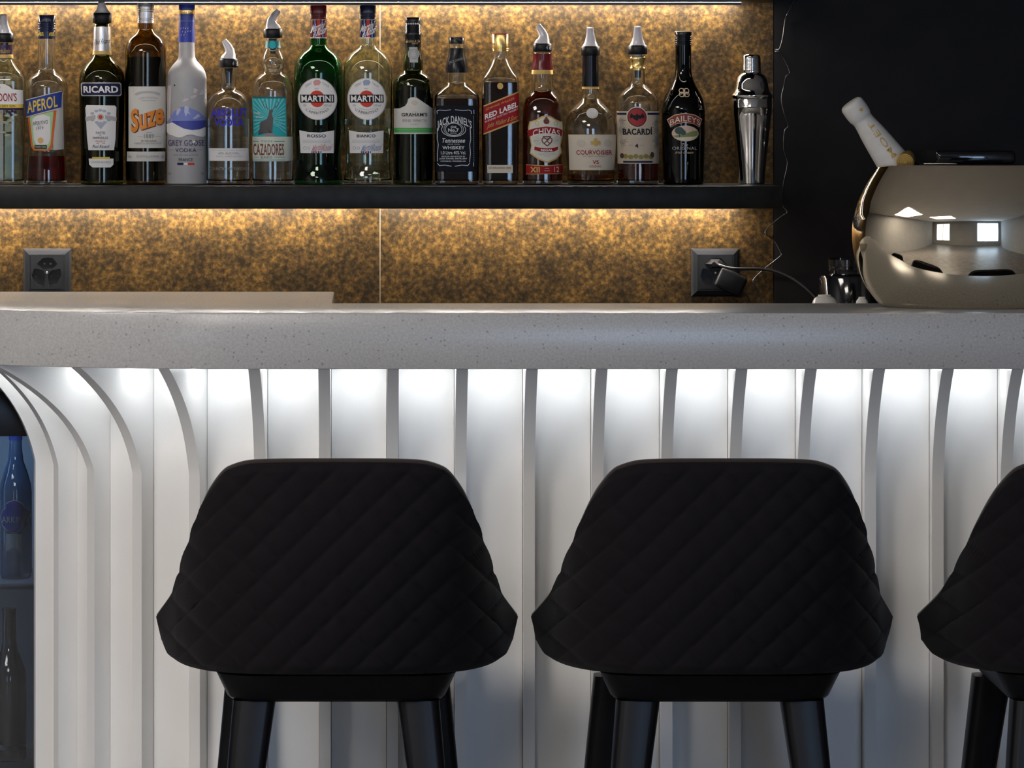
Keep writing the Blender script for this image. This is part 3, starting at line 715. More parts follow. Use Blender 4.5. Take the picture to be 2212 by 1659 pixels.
# 8, 9 vermouths
def vermouth(name, label, cm, gm, lev, lm, capm, word, signm, striped, spoutless=True):
    b = Bottle(name, label, cm,
        [(82, 17.4), (98, 17.6), (103, 20), (108, 26.5), (115, 36), (124, 44.5), (134, 49.4), (145, 52), (160, 53.2), (262, 53), (290, 51.5), (330, 48.6), (352, 48.2), (368, 49.6), (384, 52), (398, 52.6)])
    b.glass(gm); b.liquid(lev, lm)
    b.cap(12, 42, 18, capm, rings=(30, 34, 38), top_m=capm)
    sl = b.solid('neck_sleeve', 42, 82, capm, r=[(82, 18), (43, 17.6)])
    o = cm - 688
    b.f2 = b.f; b.f = lambda y: 17.8
    b.polys('stripe', [rect(684 + o, 687 + o, 43, 81), rect(700 + o, 703 + o, 43, 81)], I_PALEBLUE, sl, .0004)
    b.polys('red_stripe', [rect(690 + o, 697 + o, 43, 81)], I_BRED, sl, .0004)
    b.text('Martini', 678 + o, 706 + o, 50, 66, I_WHITE, sl, .0009, italic=.4, shear=-.35, bold=.02); b.text('e Rossi', 682 + o, 709 + o, 60, 76, I_WHITE, sl, .0009, italic=.4, shear=-.35, bold=.02)
    b.solid('foil_rim', 0, 0, M_SILCAP, r=[(82.6, 18.2), (81, 18.2)], parent=sl, bev=.2)
    b.f = b.f2
    rd = b.poly('round_label', ellipse(686 + o, 214, 42.5, 45, 48), I_SILVER, None, .0005)
    b.poly('label_face', ellipse(686 + o, 214, 40.6, 43, 48), I_WHITE, rd, .0009)
    b.poly('red_disc', ellipse(685.5 + o, 213.5, 16.4, 18, 36), I_BRED, rd, .0013)
    b.poly('crest', [(678 + o, 176), (684 + o, 172), (692 + o, 173), (695 + o, 178), (691 + o, 184), (680 + o, 185)], signm, rd, .0013)
    nb = b.poly('name_bar', rect(649 + o, 722 + o, 204.5, 221.5), I_BLACK, rd, .0017)
    b.text('MARTINI', 651.5 + o, 719.5 + o, 206.5, 219.5, I_WHITE, rd, .0023, bold=.03)
    b.text('TORINO', 660 + o, 675 + o, 180, 186, I_GREY, rd, .0014, shear=-.55); b.text('ITALIA', 698 + o, 712 + o, 180, 186, I_GREY, rd, .0014, shear=.55); b.text('1863', 681 + o, 689 + o, 190, 193, I_GREY, rd, .0014)
    b.text("L'APERITIVO", 661 + o, 709 + o, 241, 247, I_BLACK, rd, .0014, arc=-8); b.text('MARTINI & ROSSI', 667 + o, 703 + o, 235.5, 238.5, I_LGREY, rd, .0014, arc=-4)
    b.text('70cl', 655 + o, 662 + o, 225, 230, I_GREY, rd, .0014, italic=.3); b.text('15% vol', 700 + o, 716 + o, 225, 230, I_GREY, rd, .0014, italic=.3)
    lw = b.poly('lower_label', [(645 + o, 281), (665 + o, 285), (690 + o, 286), (720 + o, 281.5), (719 + o, 300), (717.5 + o, 330), (646 + o, 330)], I_WHITE)
    b.text(word, 662 + o, 702 + o, 290, 296.5, I_BLACK, lw, bold=.015)
    b.polys('fine_print', [rect(651 + o, 713 + o, 301.5, 302.2), rect(651 + o, 711 + o, 304.5, 305.2), rect(651 + o, 712 + o, 307.5, 308.2)], I_LGREY, lw)
    b.text('Martini', 672 + o, 697 + o, 311, 325, signm, lw, italic=.5, shear=-.25, bold=.01); b.text('Rossi', 694 + o, 714 + o, 311, 325, signm, lw, italic=.5, shear=-.1, bold=.01)
    b.polys('mark', ring_poly(656 + o, 319.5, 3.2, .7, 14) + ring_poly(664.5 + o, 319.5, 2.6, .7, 14), I_GREY, lw)
    b.polys('stripe', [rect(670 + o, 672 + o, 326, 330), rect(673.5 + o, 676 + o, 326, 330), rect(684 + o, 687 + o, 326, 330), rect(689 + o, 691 + o, 326, 330)], I_BLUE, lw); b.poly('red_stripe', rect(678 + o, 682.5 + o, 326, 330), I_BRED, lw)
    return b
vermouth('vermouth_bottle', 'green vermouth bottle with maroon cap and round white label', 688, G_GREEN, 213, L_BLACK, M_REDCAP, 'ROSSO', I_PINK, True)
vermouth('vermouth_bottle', 'clear vermouth bottle with navy cap and round white label', 794.5, G_GREENISH, 257, glass('pale_vermouth', (.93, .97, .93), ior=1.15), M_NAVYCAP, 'BIANCO', mat('lettering_slate', (.30, .36, .50)), True)

# 10 port
b = Bottle('port_bottle', 'dark green port bottle with tall black capsule and white label edged in green', 892,
    [(100, 17), (112, 18), (122, 19.6), (132, 21.3), (144, 21.4), (152, 21.8), (157, 25.5), (162, 33), (169, 39), (178, 42.4), (190, 43.6), (300, 43.2), (398, 43.4)])
b.glass(G_DKGREEN); b.liquid(195, L_BLACK)
cp = b.solid('capsule', 0, 0, M_BLACKCAP, r=[(102, 17.6), (80, 17.4), (77, 18.2), (71, 18.2), (69, 17), (54, 16.8), (52, 16.0), (50, 16.4), (39, 16.2), (37.6, 15.4)])
b.f2 = b.f; b.f = lambda y: 17.6
b.text('Graham & Co', 881, 910, 86, 92, I_GOLD, cp, .0006, italic=.4); b.text('PORTO', 894, 906, 93, 96, I_GOLD, cp, .0006)
b.polys('torn_edge', [[(880 + 5 * k, 51), (883 + 5 * k, 49), (885 + 5 * k, 52.5), (882 + 5 * k, 53.5)] for k in range(6)], I_SILVER, cp, .0008)
b.f = b.f2
se = b.poly('seal_strip', rect(887, 905, 102, 135), I_LGREY, None, .0007); b.poly('seal', ellipse(896, 117, 12.5), I_LGREY, se, .0011); b.polys('seal_ring', ring_poly(896, 117, 10, 1.6) + ring_poly(896, 117, 6.5, .9), I_GREY, se, .0015)
b.polys('embossed_name', stroke(ellipse(892, 178, 24, 6, 30) + [ellipse(892, 178, 24, 6, 30)[0]], 1.2), G_DKGREEN, None, .0006); b.text('GRAHAM', 870, 916, 174.5, 182.5, G_DKGREEN, None, .0010, bold=.02)
lb = b.poly('label', [(850, 234.5), (862, 234), (874, 229), (879, 222), (881, 214), (887, 210.5), (899, 210.5), (904, 214), (907, 222), (912, 230), (924, 234), (934, 234.5), (932, 289), (848.5, 289)], I_PAPER)
b.poly('crest', ellipse(894.5, 222, 7, 6), mat('label_faint_gold', (.60, .52, .42)), lb, .0009)
b.text("W & J", 889, 900, 240.5, 243, I_GREY, lb); b.text("GRAHAM'S", 866, 921.5, 243.5, 251.5, I_BLACK, lb, bold=.02); b.text('FINE WHITE', 868, 919, 257, 263.5, I_GREY, lb); b.text('PORT', 885, 902, 266.5, 270, I_LGREY, lb)
b.poly('green_stripe', [(849, 276), (932.4, 276), (932, 286), (848.8, 286)], I_GREEN, lb, .0009); b.polys('stripe_print', [rect(856, 925, 279.4, 280), rect(858, 923, 282.6, 283.2)], I_LGREEN, lb, .0012)

# 11 square whiskey
b = Bottle('square_whiskey_bottle', 'square whiskey bottle with black label and black neck sleeve', 986.5,
    [(94, 16.2), (103, 16.8), (156, 21), (170, 21.8), (179, 22.4), (183, 24), (190, 31.5), (198, 39.5), (204, 45.2), (208, 47.6), (214, 48.2), (300, 48.2), (398, 47)], n_body=7, y_sh=(180, 208))
b.glass(G_CLEAR, wall=3); b.liquid(213, L_DKWHISKY, wall=3.6)
b.cap(81, 94.5, 17.2, M_BLACKCAP, top_m=M_BLACKCAP)
b.solid('neck_sleeve', 0, 0, M_BLACKCAP, r=[(157, 24), (146, 24.4), (126, 20), (118, 18), (104, 17.4)])
b.text('JACK DANIEL', 972, 1003, 128, 135, I_GREY, None, .0045, shear=-.3)
IW = mat('label_off_white', (.62, .63, .66))
lb = b.poly('label', [(940, 228), (1029, 228), (1026, 370), (936, 370)], mat('label_blue_black', (.006, .008, .013), rough=.5, spec=.12))
b.text("JACK DANIEL'S", 942, 1016, 249.5, 271, IW, lb, bold=.02, arc=12, sag=.0)
b.polys('scroll_frame', stroke([(943, 246), (942, 240), (947, 237.5), (960, 238.5), (972, 237)], 1.3) + stroke([(1016, 246), (1016, 240), (1011, 237.5), (999, 238.5), (981, 237)], 1.3) + stroke([(942, 276), (941, 300), (943, 312), (940.5, 330), (940, 348)], 1.4) + stroke([(1012.5, 276), (1013, 300), (1010.5, 312), (1011.5, 330), (1009, 350)], 1.4) + stroke([(940, 352), (944, 357), (956, 356), (970, 358.5)], 1.4) + stroke([(1009, 352), (1005, 357), (992, 356), (977, 358.5)], 1.4) + [rect(936, 937.2, 237, 246), rect(1021, 1022.2, 237, 246), rect(932.8, 934, 350, 359), rect(1017, 1018.2, 350, 359)], IW, lb)
b.text('WHISKEY', 951.5, 999.5, 315, 322, IW, lb, bold=.03); b.text('Tennessee', 951, 1001, 298, 308, IW, lb, italic=.25, bold=.02); b.text('SOUR MASH', 963, 989, 309.8, 312.2, IW, lb)
b.text('1.0 Litre 40% Vol.', 948, 1002, 325.5, 333, IW, lb, bold=.015); b.text('DISTILLED AND BOTTLED BY', 949, 1000, 336, 339, IW, lb, bold=.02); b.text('JACK DANIEL DISTILLERY', 944.5, 1004, 340.5, 344.5, IW, lb, bold=.03); b.text('LYNCHBURG, TENNESSEE, USA', 947, 1001, 346, 349.5, IW, lb, bold=.02)
b.polys('oval_frame', ring_poly(977, 279, 17.6, 1.1, 36, ry=13) + ring_poly(977, 279, 21, .9, 36, ry=14.4) + ring_poly(977, 279.5, 26, 1.2, 20, ry=15.2, a0=-30, a1=210), IW, lb)
b.text('Old', 970.5, 982.5, 271.5, 276.5, IW, lb, bold=.03); b.text('No.7', 965, 988, 277, 284.5, IW, lb, bold=.035); b.text('BRAND', 970, 983, 286, 288.4, IW, lb)
b.polys('side_script', [rect(935.6 - .02 * (y - 250), 936.5 - .02 * (y - 250), y, y + 2.2) for y in range(250, 348, 4)] + [rect(1020 - .02 * (y - 250), 1020.9 - .02 * (y - 250), y, y + 2.2) for y in range(250, 348, 4)], I_LGREY, lb)

# 12 red label scotch
b = Bottle('scotch_bottle', 'square scotch bottle with gold and red cap and slanted red label', 1080.5,
    [(110, 14.6), (116, 14.4), (124, 15), (134, 18.6), (146, 24.6), (157, 31), (166, 37), (172, 39.8), (180, 40.6), (300, 40), (398, 38.6)], n_body=5.5, y_sh=(140, 176))
b.glass(G_CLEAR, wall=3); b.liquid(178, L_DKWHISKY, wall=3.6)
c2 = b.cap(74, 111, 18.2, M_GOLDCAP, rings=(104, 108)); b.solid('cap_top', 0, 0, M_REDCAP and mat('red_cap_top', (.35, .015, .02), rough=.3), r=[(78, 17.8), (72, 17.4)], parent=c2)
lb = b.poly('slanted_label', [(1043, 228), (1120, 197), (1118.5, 261), (1041, 291)], I_GOLD)
b.poly('red_field', [(1043, 231), (1119.8, 200), (1118.4, 258), (1041, 287.6)], I_RED, lb, .0009)
b.text('JOHNNIE WALKER', 1047, 1110, 222, 228, I_GOLD, lb, .0014, shear=-.39); b.text('RED LABEL', 1045, 1117, 233, 244.5, I_WHITE, lb, .0014, shear=-.39, bold=.03)
b.text('BLENDED SCOTCH WHISKY', 1045, 1117, 247, 251, I_WHITE, lb, .0014, shear=-.39); b.text('John Walker & Sons', 1050, 1115, 257, 270, I_GOLD, lb, .0014, shear=-.3, italic=.4)
b.poly('crest', ellipse(1080, 186, 6.5, 7, 16), I_GOLD, None, .0006)
l2 = b.poly('foot_label', rect(1046.8, 1101.6, 356, 373), I_CREAM); b.text('ESTABLISHED 1820', 1050, 1098, 360, 364, I_BROWN, l2)

# 13 shield label whisky
b = Bottle('shield_whisky_bottle', 'amber whisky bottle with maroon neck foil and cream shield label', 1171.5,
    [(111, 16), (116, 19.6), (128, 19.2), (150, 21.6), (170, 22.6), (190, 24), (199, 26.4), (207, 33), (217, 38.6), (230, 41.6), (250, 43.4), (300, 43.4), (398, 43.6)], n_body=2.5, y_sh=(190, 230))
b.glass(G_CLEAR); b.liquid(196, L_WHISKY); pr_ = b.pourer(94, 112, 20.5, 'left', stem=False); b.f2 = b.f; b.f = lambda y: 20.5; b.text('4 d', 1182, 1192.5, 99, 107, I_LGREY, pr_, .0005); b.f = b.f2
fo = b.solid('neck_foil', 116, 152, M_REDCAP, grow=.8); b.solid('gold_band', 151, 160, I_GOLD, grow=1.0, parent=fo, bev=.2)
SHD = lambda k: [(1177 + (x - 1176) * k, 300 + (y - 300) * k) for x, y in [(1136, 277), (1140, 262), (1152, 259), (1166, 251), (1176, 248.5), (1186, 251), (1200, 259), (1211, 263), (1213, 278), (1210, 300), (1206, 315), (1209, 330), (1196, 343), (1176, 352), (1154, 343), (1138, 331), (1142, 314), (1139, 298)]]
lb = b.poly('shield_label', SHD(1.0), I_GOLD); b.poly('label_face', SHD(.94), I_CREAM and mat('label_ivory', (.70, .67, .56)), lb, .0009)
b.poly('name_band', [(1135, 282), (1150, 277), (1176, 273), (1200, 276), (1212.5, 281), (1209, 294), (1196, 289), (1176, 287), (1154, 289), (1139, 295)], I_RED, lb, .0013)
b.text('CHIVAS', 1147, 1206, 276, 289, I_WHITE, lb, .0019, bold=.01, arc=6)
b.polys('scrolls', ring_poly(1157, 266, 4, 1.3, 14) + ring_poly(1197, 266, 4, 1.3, 14), I_GOLD, lb, .0013); b.polys('crest', [ellipse(1177, 262, 6.5, 6), [(1172, 256), (1177, 251.5), (1182, 256)]], I_BROWN, lb, .0013)
hp = [(1177, 315), (1167, 306), (1166, 300), (1170, 297), (1177, 301), (1184, 297), (1188, 300), (1187, 306), (1177, 315)]
b.polys('heart_knot', stroke(hp, 2.2) + stroke([(1168, 295), (1186, 295)], 2.6) + stroke([(1171, 309), (1183, 298)], 2.0) + stroke([(1176, 303), (1182, 309)], 1.8), mat('label_oxblood', (.13, .012, .012)), lb, .0014)
b.polys('radiating_lines', [line(1177 + 14 * math.cos(a), 304 + 12 * math.sin(a), 1177 + 27 * math.cos(a), 304 + 18 * math.sin(a), .5) for a in [k * .16 - .5 for k in range(7)] + [PI + k * .16 - .5 for k in range(7)]], I_LGREY, lb, .0012)
b.poly('ribbon', [(1150, 316), (1163, 319), (1176, 320), (1190, 319), (1201, 316), (1200, 323), (1190, 327), (1176, 328), (1162, 327), (1149, 323)], I_RED, lb, .0014); b.text('REGAL', 1163, 1189, 321.6, 326.4, I_WHITE, lb, .0019, arc=-.6, bold=.03)
b.text('BLENDED SCOTCH', 1158, 1194, 331, 334.5, I_LGREY, lb, arc=-1); b.text('WHISKY', 1168, 1184, 336, 338, I_LGREY, lb); b.text('ESTD', 1149, 1159, 302.5, 305, I_GREY, lb); b.text('1801', 1194, 1202, 302.5, 305, I_GREY, lb)
l2 = b.poly('lower_band', [(1131, 354.5), (1172, 357), (1213, 354), (1212, 375), (1130, 376)], I_GOLD); b.poly('band_field', [(1131, 356), (1172, 358.5), (1213, 355.5), (1212, 373.6), (1130, 374.6)], I_RED, l2, .0009)
b.text('XII', 1139, 1159.5, 360, 372, I_GOLD, l2, .0014, bold=.03); b.text('12', 1191, 1201.5, 359.5, 371, I_CREAM, l2, .0014); b.text('AGED', 1170, 1180, 362, 364.2, I_CREAM, l2, .0014); b.text('YEARS', 1169, 1181, 367, 369.2, I_CREAM, l2, .0014)

# 14 cognac
b = Bottle('cognac_bottle', 'wide clear cognac bottle with long black neck sleeve and cream label', 1275.5,
    [(118, 16.5), (187, 17.2), (204, 17.6), (213, 20), (220, 25.5), (228, 35), (237, 43.5), (247, 49.4), (262, 53.4), (282, 55), (310, 55), (360, 52), (398, 50)])
b.glass(G_CLEAR); b.liquid(376, L_COGNAC); b.pourer(100, 120, 20.5, stem=False)
fo = b.solid('neck_sleeve', 119, 187, M_BLACKCAP, grow=.9); b.solid('gold_band', 187.5, 192, I_GOLD, grow=1.2, parent=fo, bev=.2)
b.poly('seal', ellipse(1276, 244.5, 12.5, 11), I_PAPER, None, .0008); b.polys('seal_ring', ring_poly(1276, 244.5, 10, 1, 24, ry=8.6), I_LGREY, None, .0012)
lb = b.poly('label', [(1224, 290), (1328, 290), (1323, 367), (1224, 367)], I_CREAM)
b.polys('border', [line(1224, 290.6, 1328, 290.6, .9), line(1224, 366.4, 1323, 366.4, .9)], I_GOLD, lb, .0008)
b.polys('crest', [ellipse(1281, 308, 6, 7.5, 16), [(1275, 301), (1281, 297), (1287, 301)], ellipse(1273, 308, 3, 5, 10), ellipse(1289, 308, 3, 5, 10)], I_GOLD, lb, .0009)
b.polys('medals', [ellipse(1250, 309, 9.5, 8.5, 20), ellipse(1308, 309, 9, 8.5, 20)], mat('label_faint_cream', (.62, .55, .45)), lb, .0009)
b.text('COURVOISIER', 1239, 1317, 324, 333.5, I_RED, lb, bold=.012); b.text('Le Cognac de Napoleon', 1254, 1305, 335, 338.5, I_GREY, lb, italic=.4); b.text('VS', 1273, 1286.5, 345.5, 353.5, I_RED, lb, bold=.015); b.text('COGNAC', 1265.5, 1292.5, 356.5, 361, I_RED, lb); b.text('MAISON FONDEE', 1260, 1300, 320.5, 322, I_LGREY, lb)

# 15 white rum
b = Bottle('rum_bottle', 'clear rum bottle with red round bat emblem over a pale palm print', 1377.5,
    [(122, 13.5), (150, 14.8), (176, 15.4), (183, 17), (188, 22), (194, 30), (202, 38), (211, 43), (224, 45.6), (300, 46), (398, 45)])
b.glass(G_CLEAR); b.liquid(300, L_WHISKY); b.pourer(98, 117.5, 20.8, stem=False)
b.solid('stem', 0, 0, WHITEP, r=[(168, 6.5), (152, 7.5), (124, 9.5), (117, 10)])
b.solid('gold_collar', 0, 0, M_GOLDCAP, r=[(152, 17.4), (147, 17.6), (146, 16.8), (131, 16.8), (129, 17.8), (124, 17.8), (123, 17)])
PRT = mat('label_sand', (.56, .47, .36), rough=.6)
lb = b.poly('label', [(1330, 240), (1424, 240), (1418, 353), (1329, 353)], PRT)
b.polys('border', [rect(1331, 1350, 243.5, 248), rect(1395, 1424, 243.5, 248), rect(1340, 1403, 347, 351)], I_NAVY, lb, .0009)
PALM = mat('palm_print', (.20, .20, .17))
fr = []
for cx, cy, sgn in ((1334, 262, 1), (1420, 264, -1), (1334, 308, 1), (1420, 312, -1), (1422, 300, -1), (1333, 282, 1), (1420, 282, -1)):
    for k in range(8):
        a = -1.2 + k * .34; L_ = random.uniform(11, 20)
        fr.append([(cx, cy - 1), (cx + sgn * L_ * .6 * math.cos(a), cy + L_ * .6 * math.sin(a) - 1), (cx + sgn * L_ * math.cos(a), cy + L_ * math.sin(a)), (cx + sgn * L_ * .6 * math.cos(a), cy + L_ * .6 * math.sin(a) + 1)])
b.polys('palm_print', fr, PALM, lb, .0008)
b.poly('emblem_ring', ellipse(1372, 253, 22.6), I_CREAM, lb, .0012); b.poly('emblem_rim', ellipse(1372, 253, 20.8), mat('label_dark_maroon', (.08, .01, .015)), lb, .0016); b.poly('emblem_field', ellipse(1372, 253, 18.6), mat('label_crimson', (.33, .012, .012)), lb, .0020)
b.poly('bat', [(1372, 244), (1374, 248), (1380, 249), (1384, 244), (1388, 252), (1386, 256), (1382, 254), (1379, 257), (1376, 255), (1372, 261), (1368, 255), (1365, 257), (1362, 254), (1358, 256), (1356, 252), (1360, 244), (1364, 249), (1370, 248)], I_BLACK, lb, .0024)
b.text('BACARDÍ', 1341, 1405, 274, 291, I_BLACK, lb, bold=.035); b.text('AÑEJO', 1355, 1387, 297, 301.5, I_LGREY, lb); b.text('CUATRO', 1358, 1383, 304, 307.5, I_LGREY, lb); b.text('4', 1365, 1373, 310, 319, I_BLACK, lb, bold=.02); b.text('AGED', 1353, 1362, 312, 315, I_GREY, lb); b.text('YEARS', 1375, 1386, 312, 315, I_GREY, lb)
OL = mat('fruit_olive', (.26, .22, .05)); b.polys('fruit_print', [ellipse(1345 + 11 * k, 337 + (k % 2) * 1.5, 5.6, 5, 12) for k in range(6)], OL, lb, .0009); b.polys('dark_fruit', [ellipse(1338, 336, 4, 6, 12), ellipse(1403, 334, 4.4, 6.4, 12)], mat('fruit_brown', (.07, .04, .03)), lb, .0010)

# 16 cream liqueur
b = Bottle('cream_liqueur_bottle', 'black cream liqueur bottle with arched maroon name band and landscape oval', 1476,
    [(98, 17.2), (130, 17.2), (146, 17.6), (160, 18.8), (172, 22), (184, 27.5), (196, 34), (208, 40), (220, 44), (235, 46.6), (250, 47.2), (398, 44)])
b.glass(G_BLACK); b.liquid(150, L_BLACK)
b.cap(68, 98, 18.2, M_BLACKCAP, rings=(77, 81, 86, 91, 95), top_m=mat('cream_cap_top', (.62, .58, .48), rough=.4))
GC = mat('label_pale_gold', (.72, .54, .34))
b.polys('monogram', ring_poly(1470, 196, 5, 1.6, 18, ry=5) + ring_poly(1481, 196, 5, 1.6, 18, ry=5) + ring_poly(1470, 204, 5.2, 1.6, 18, ry=5) + ring_poly(1481, 204, 5.2, 1.6, 18, ry=5) + [rect(1473.6, 1475, 191, 209), rect(1476.4, 1477.8, 191, 209)], GC)
def band(yo, k): return [(1475 + (x - 1475) * k, y + (yo if i < 5 else -yo)) for i, (x, y) in enumerate([(1437, 258), (1452, 248), (1475, 244), (1498, 248), (1513, 257), (1506, 275), (1494, 268), (1475, 264.5), (1456, 268), (1444, 275)])]
lb = b.poly('name_band', band(0, 1.0), GC); b.poly('band_field', band(1.3, .965), mat('label_rust_red', (.24, .03, .02)), lb, .0009); b.text('BAILEYS', 1443, 1508, 249.5, 262, I_CREAM, lb, .0014, arc=10, bold=.01)
ov = b.poly('landscape_oval', ellipse(1475, 288, 29, 17, 30), mat('print_sky_peach', (.66, .48, .38)))
b.polys('hills', [[(1448, 293), (1470, 290), (1490, 283), (1502, 282), (1502, 292), (1484, 299), (1456, 298)]], mat('print_hill_green', (.22, .26, .08)), ov, .0008)
b.polys('stream', [[(1450, 297), (1470, 296), (1490, 295), (1500, 294), (1494, 300), (1478, 304.5), (1462, 302)]], I_CREAM, ov, .0010)
b.polys('tree', [ellipse(1462, 282, 10, 8, 14), ellipse(1470, 286, 6, 6, 12), rect(1461, 1463, 286, 296)], mat('print_dark_teal', (.03, .07, .06)), ov, .0012)
b.text('The', 1466, 1480, 309, 315, GC, None, italic=.4); b.text('ORIGINAL', 1446, 1499, 316.5, 323, I_LGREY, None); b.text('Irish Cream', 1453, 1491, 326, 331.5, GC, None, italic=.4)

# 17 cocktail shaker
sk = thing('cocktail_shaker', 'polished steel cocktail shaker at the right end of the shelf', 'shaker', (PX(1623, YBOT), YBOT, ZS))
def skp(l): return [(max(0, r) * SB, (YBASE - 1 - y) * SB) for y, r in l]
lathe('body', skp([(397, 0), (397, 27), (395, 28.6), (370, 30), (330, 34), (290, 38.6), (250, 43), (232, 44.4), (231, 45), (229, 44.6), (214, 44.6), (212, 44), (212, 0)]), STEEL, sk, seg=64)
lathe('strainer_dome', skp([(212, 0), (212, 45.2), (209, 46.8), (205, 46.8), (202, 44.5), (198, 40), (190, 37.6), (180, 36), (170, 33.6), (163, 29.8), (159, 25.5), (157, 22), (156, 20.4), (156, 0)]), STEEL, sk, seg=64)
cpf = [(156, 0), (156, 20.8), (154, 21.2)]
for k in range(9): y = 150 - 3 * k; cpf += [(y + 1, 20.6 - .12 * k), (y, 21.1 - .12 * k), (y - 1, 20.6 - .12 * k)]
cpf += [(123, 19.6), (119.5, 18.6), (117.5, 16.5), (116.8, 12), (116.6, 0)]
lathe('cap', skp(cpf), STEEL, sk, seg=64, angle=60)
# ------------------------------------------------------------------ wall sockets
SW = (D + WALLY) / F
def loop_fill(bm, loops):
    es = []
    for lp in loops:
        vs = [bm.verts.new(p) for p in lp]
        es += [bm.edges.new((vs[i], vs[(i + 1) % len(vs)])) for i in range(len(vs))]
    bmesh.ops.triangle_fill(bm, use_beauty=True, edges=es)
def outlet(cx, cy, label):
    o = thing('wall_socket', label, 'socket', (PX(cx, WALLY), WALLY, PZ(cy, WALLY)), group=None)
    h = 51.5 * SW; i = 36 * SW; t = .0115
    V = [(-h, 0, -h), (h, 0, -h), (h, 0, h), (-h, 0, h), (-h, -.004, -h), (h, -.004, -h), (h, -.004, h), (-h, -.004, h)]
    for r, y in ((h - 4 * SW, -.0085), (i + 3 * SW, -t), (i, -t), (i, -.006)):
        V += [(-r, y, -r), (r, y, -r), (r, y, r), (-r, y, r)]
    Fc = [(0, 1, 2, 3)] + [(4 * k + a, 4 * k + (a + 1) % 4, 4 * k + 4 + (a + 1) % 4, 4 * k + 4 + a) for k in range(5) for a in range(4)] + [(20, 21, 22, 23)]
    mk('frame', V, Fc, ANTHR, o)
    holes = [[(405, 357), (470, 290), (525, 284), (580, 287), (635, 355), (575, 415), (520, 420), (465, 415)],
             [(375, 408), (470, 420), (505, 480), (485, 605), (400, 585), (348, 490)],
             [(668, 408), (575, 425), (527, 485), (545, 605), (635, 580), (682, 480)]]
    hl = [[((x - 518) / 5.183 * SW, -t - .0004, -(y - 452) / 5.183 * SW) for x, y in hp] for hp in holes]
    r = i - .0006
    bm = bmesh.new(); loop_fill(bm, [[(-r, -t - .0004, -r), (r, -t - .0004, -r), (r, -t - .0004, r), (-r, -t - .0004, r)]] + hl)
    for f in bm.faces:
        if f.normal.y > 0: f.normal_flip()
    for hp in hl:
        a = [bm.verts.new(p) for p in hp]; b = [bm.verts.new((p[0] * .97, -.0062, p[2] * .97)) for p in hp]
        for k in range(len(hp)): bm.faces.new((a[k], a[(k + 1) % len(hp)], b[(k + 1) % len(hp)], b[k]))
    pl = bm_obj('cover_plate', bm, mat('anthracite_insert', (.007, .0075, .009), spec=.2, rough=.45), o)
    for hp in hl:
        sk_ = mk('socket_well', [(p[0] * .97, -.0063, p[2] * .97) for p in hp], [tuple(range(len(hp)))], BLACKP, o)
        c = sum((Vector(p) for p in hp), Vector()) / len(hp)
        for dx in (-.006, .006):
            V_, F_ = lathe_geo([(0, 0), (.0022, 0), (.0022, .0006), (0, .0006)], 10)
            mk('contact_hole', [(c.x + dx + v[0], -.0064 - v[2], c.z + v[1]) for v in V_], F_, BLACKG, o)
    V_, F_ = lathe_geo([(0, 0), (.0026, 0), (.0026, .0012), (.0018, .0018), (0, .0018)], 14)
    mk('screw', [(v[0], -t - .0004 - v[2], v[1]) for v in V_], F_, STEEL, o)
    return o
outlet(102.5, 588.5, 'anthracite triple wall socket at the left with nothing plugged in')
outlet(1544.5, 588.5, 'anthracite triple wall socket at the right with a plug and an adapter in it')
def pw(x, y, Y): return Vector((PX(x, Y), Y, PZ(y, Y)))
CABLE = mat('black_cable_rubber', (.008, .008, .009), spec=.35, rough=.35)
pg = thing('power_plug', 'black plug with a thick cable in the top of the right wall socket', 'plug', pw(1544, 569, WALLY))
bm = bmesh.new(); hp = [(-21, 0), (-9, 10), (9, 10), (21, 0), (12, -10), (-12, -10)]
lo = [bm.verts.new((x * SW, -.0119, y * SW)) for x, y in hp]; mi = [bm.verts.new((x * SW * .92, -.026, y * SW * .92)) for x, y in hp]; hi = [bm.verts.new((x * SW * .5, -.034, y * SW * .55)) for x, y in hp]
for a, b_ in ((lo, mi), (mi, hi)):
    for k in range(6): bm.faces.new((a[k], a[(k + 1) % 6], b_[(k + 1) % 6], b_[k]))
bm.faces.new(hi); bm.faces.new(lo[::-1]); bmesh.ops.recalc_face_normals(bm, faces=bm.faces)
bm_obj('plug_body', bm, BLACKP, pg, smooth=True, angle=35)
cpts = [pw(1545, 566, WALLY - .030), pw(1556, 573, WALLY - .05), pw(1574, 579, WALLY - .058), pw(1600, 581, WALLY - .06), pw(1650, 582, WALLY - .06), pw(1690, 591, WALLY - .07), pw(1730, 614, WALLY - .09), pw(1764, 646, WALLY - .11), pw(1790, 690, WALLY - .12), pw(1800, 738, WALLY - .13)]
loc = pg.location
tube('cable', [p - loc for p in catmull(cpts, 8)], .0031, CABLE, pg, seg=10)
ad = thing('charger_adapter', 'black block adapter plugged into the lower right of the right wall socket', 'adapter', pw(1576, 607, WALLY), (0, math.radians(24), 0))
bm = box_bm(-31 * SW, 31 * SW, -.040, -.0125, -22 * SW, 22 * SW, bev=.006, seg=3)
bm_obj('housing', bm, BLACKP, ad, smooth=True)
tube('cable', [Vector((30 * SW, -.03, -.008)), Vector((44 * SW, -.03, -.012)), Vector((54 * SW, -.028, -.022)), Vector((62 * SW, -.026, -.05)), Vector((60 * SW, -.024, -.09))], .0016, CABLE, ad, seg=8)
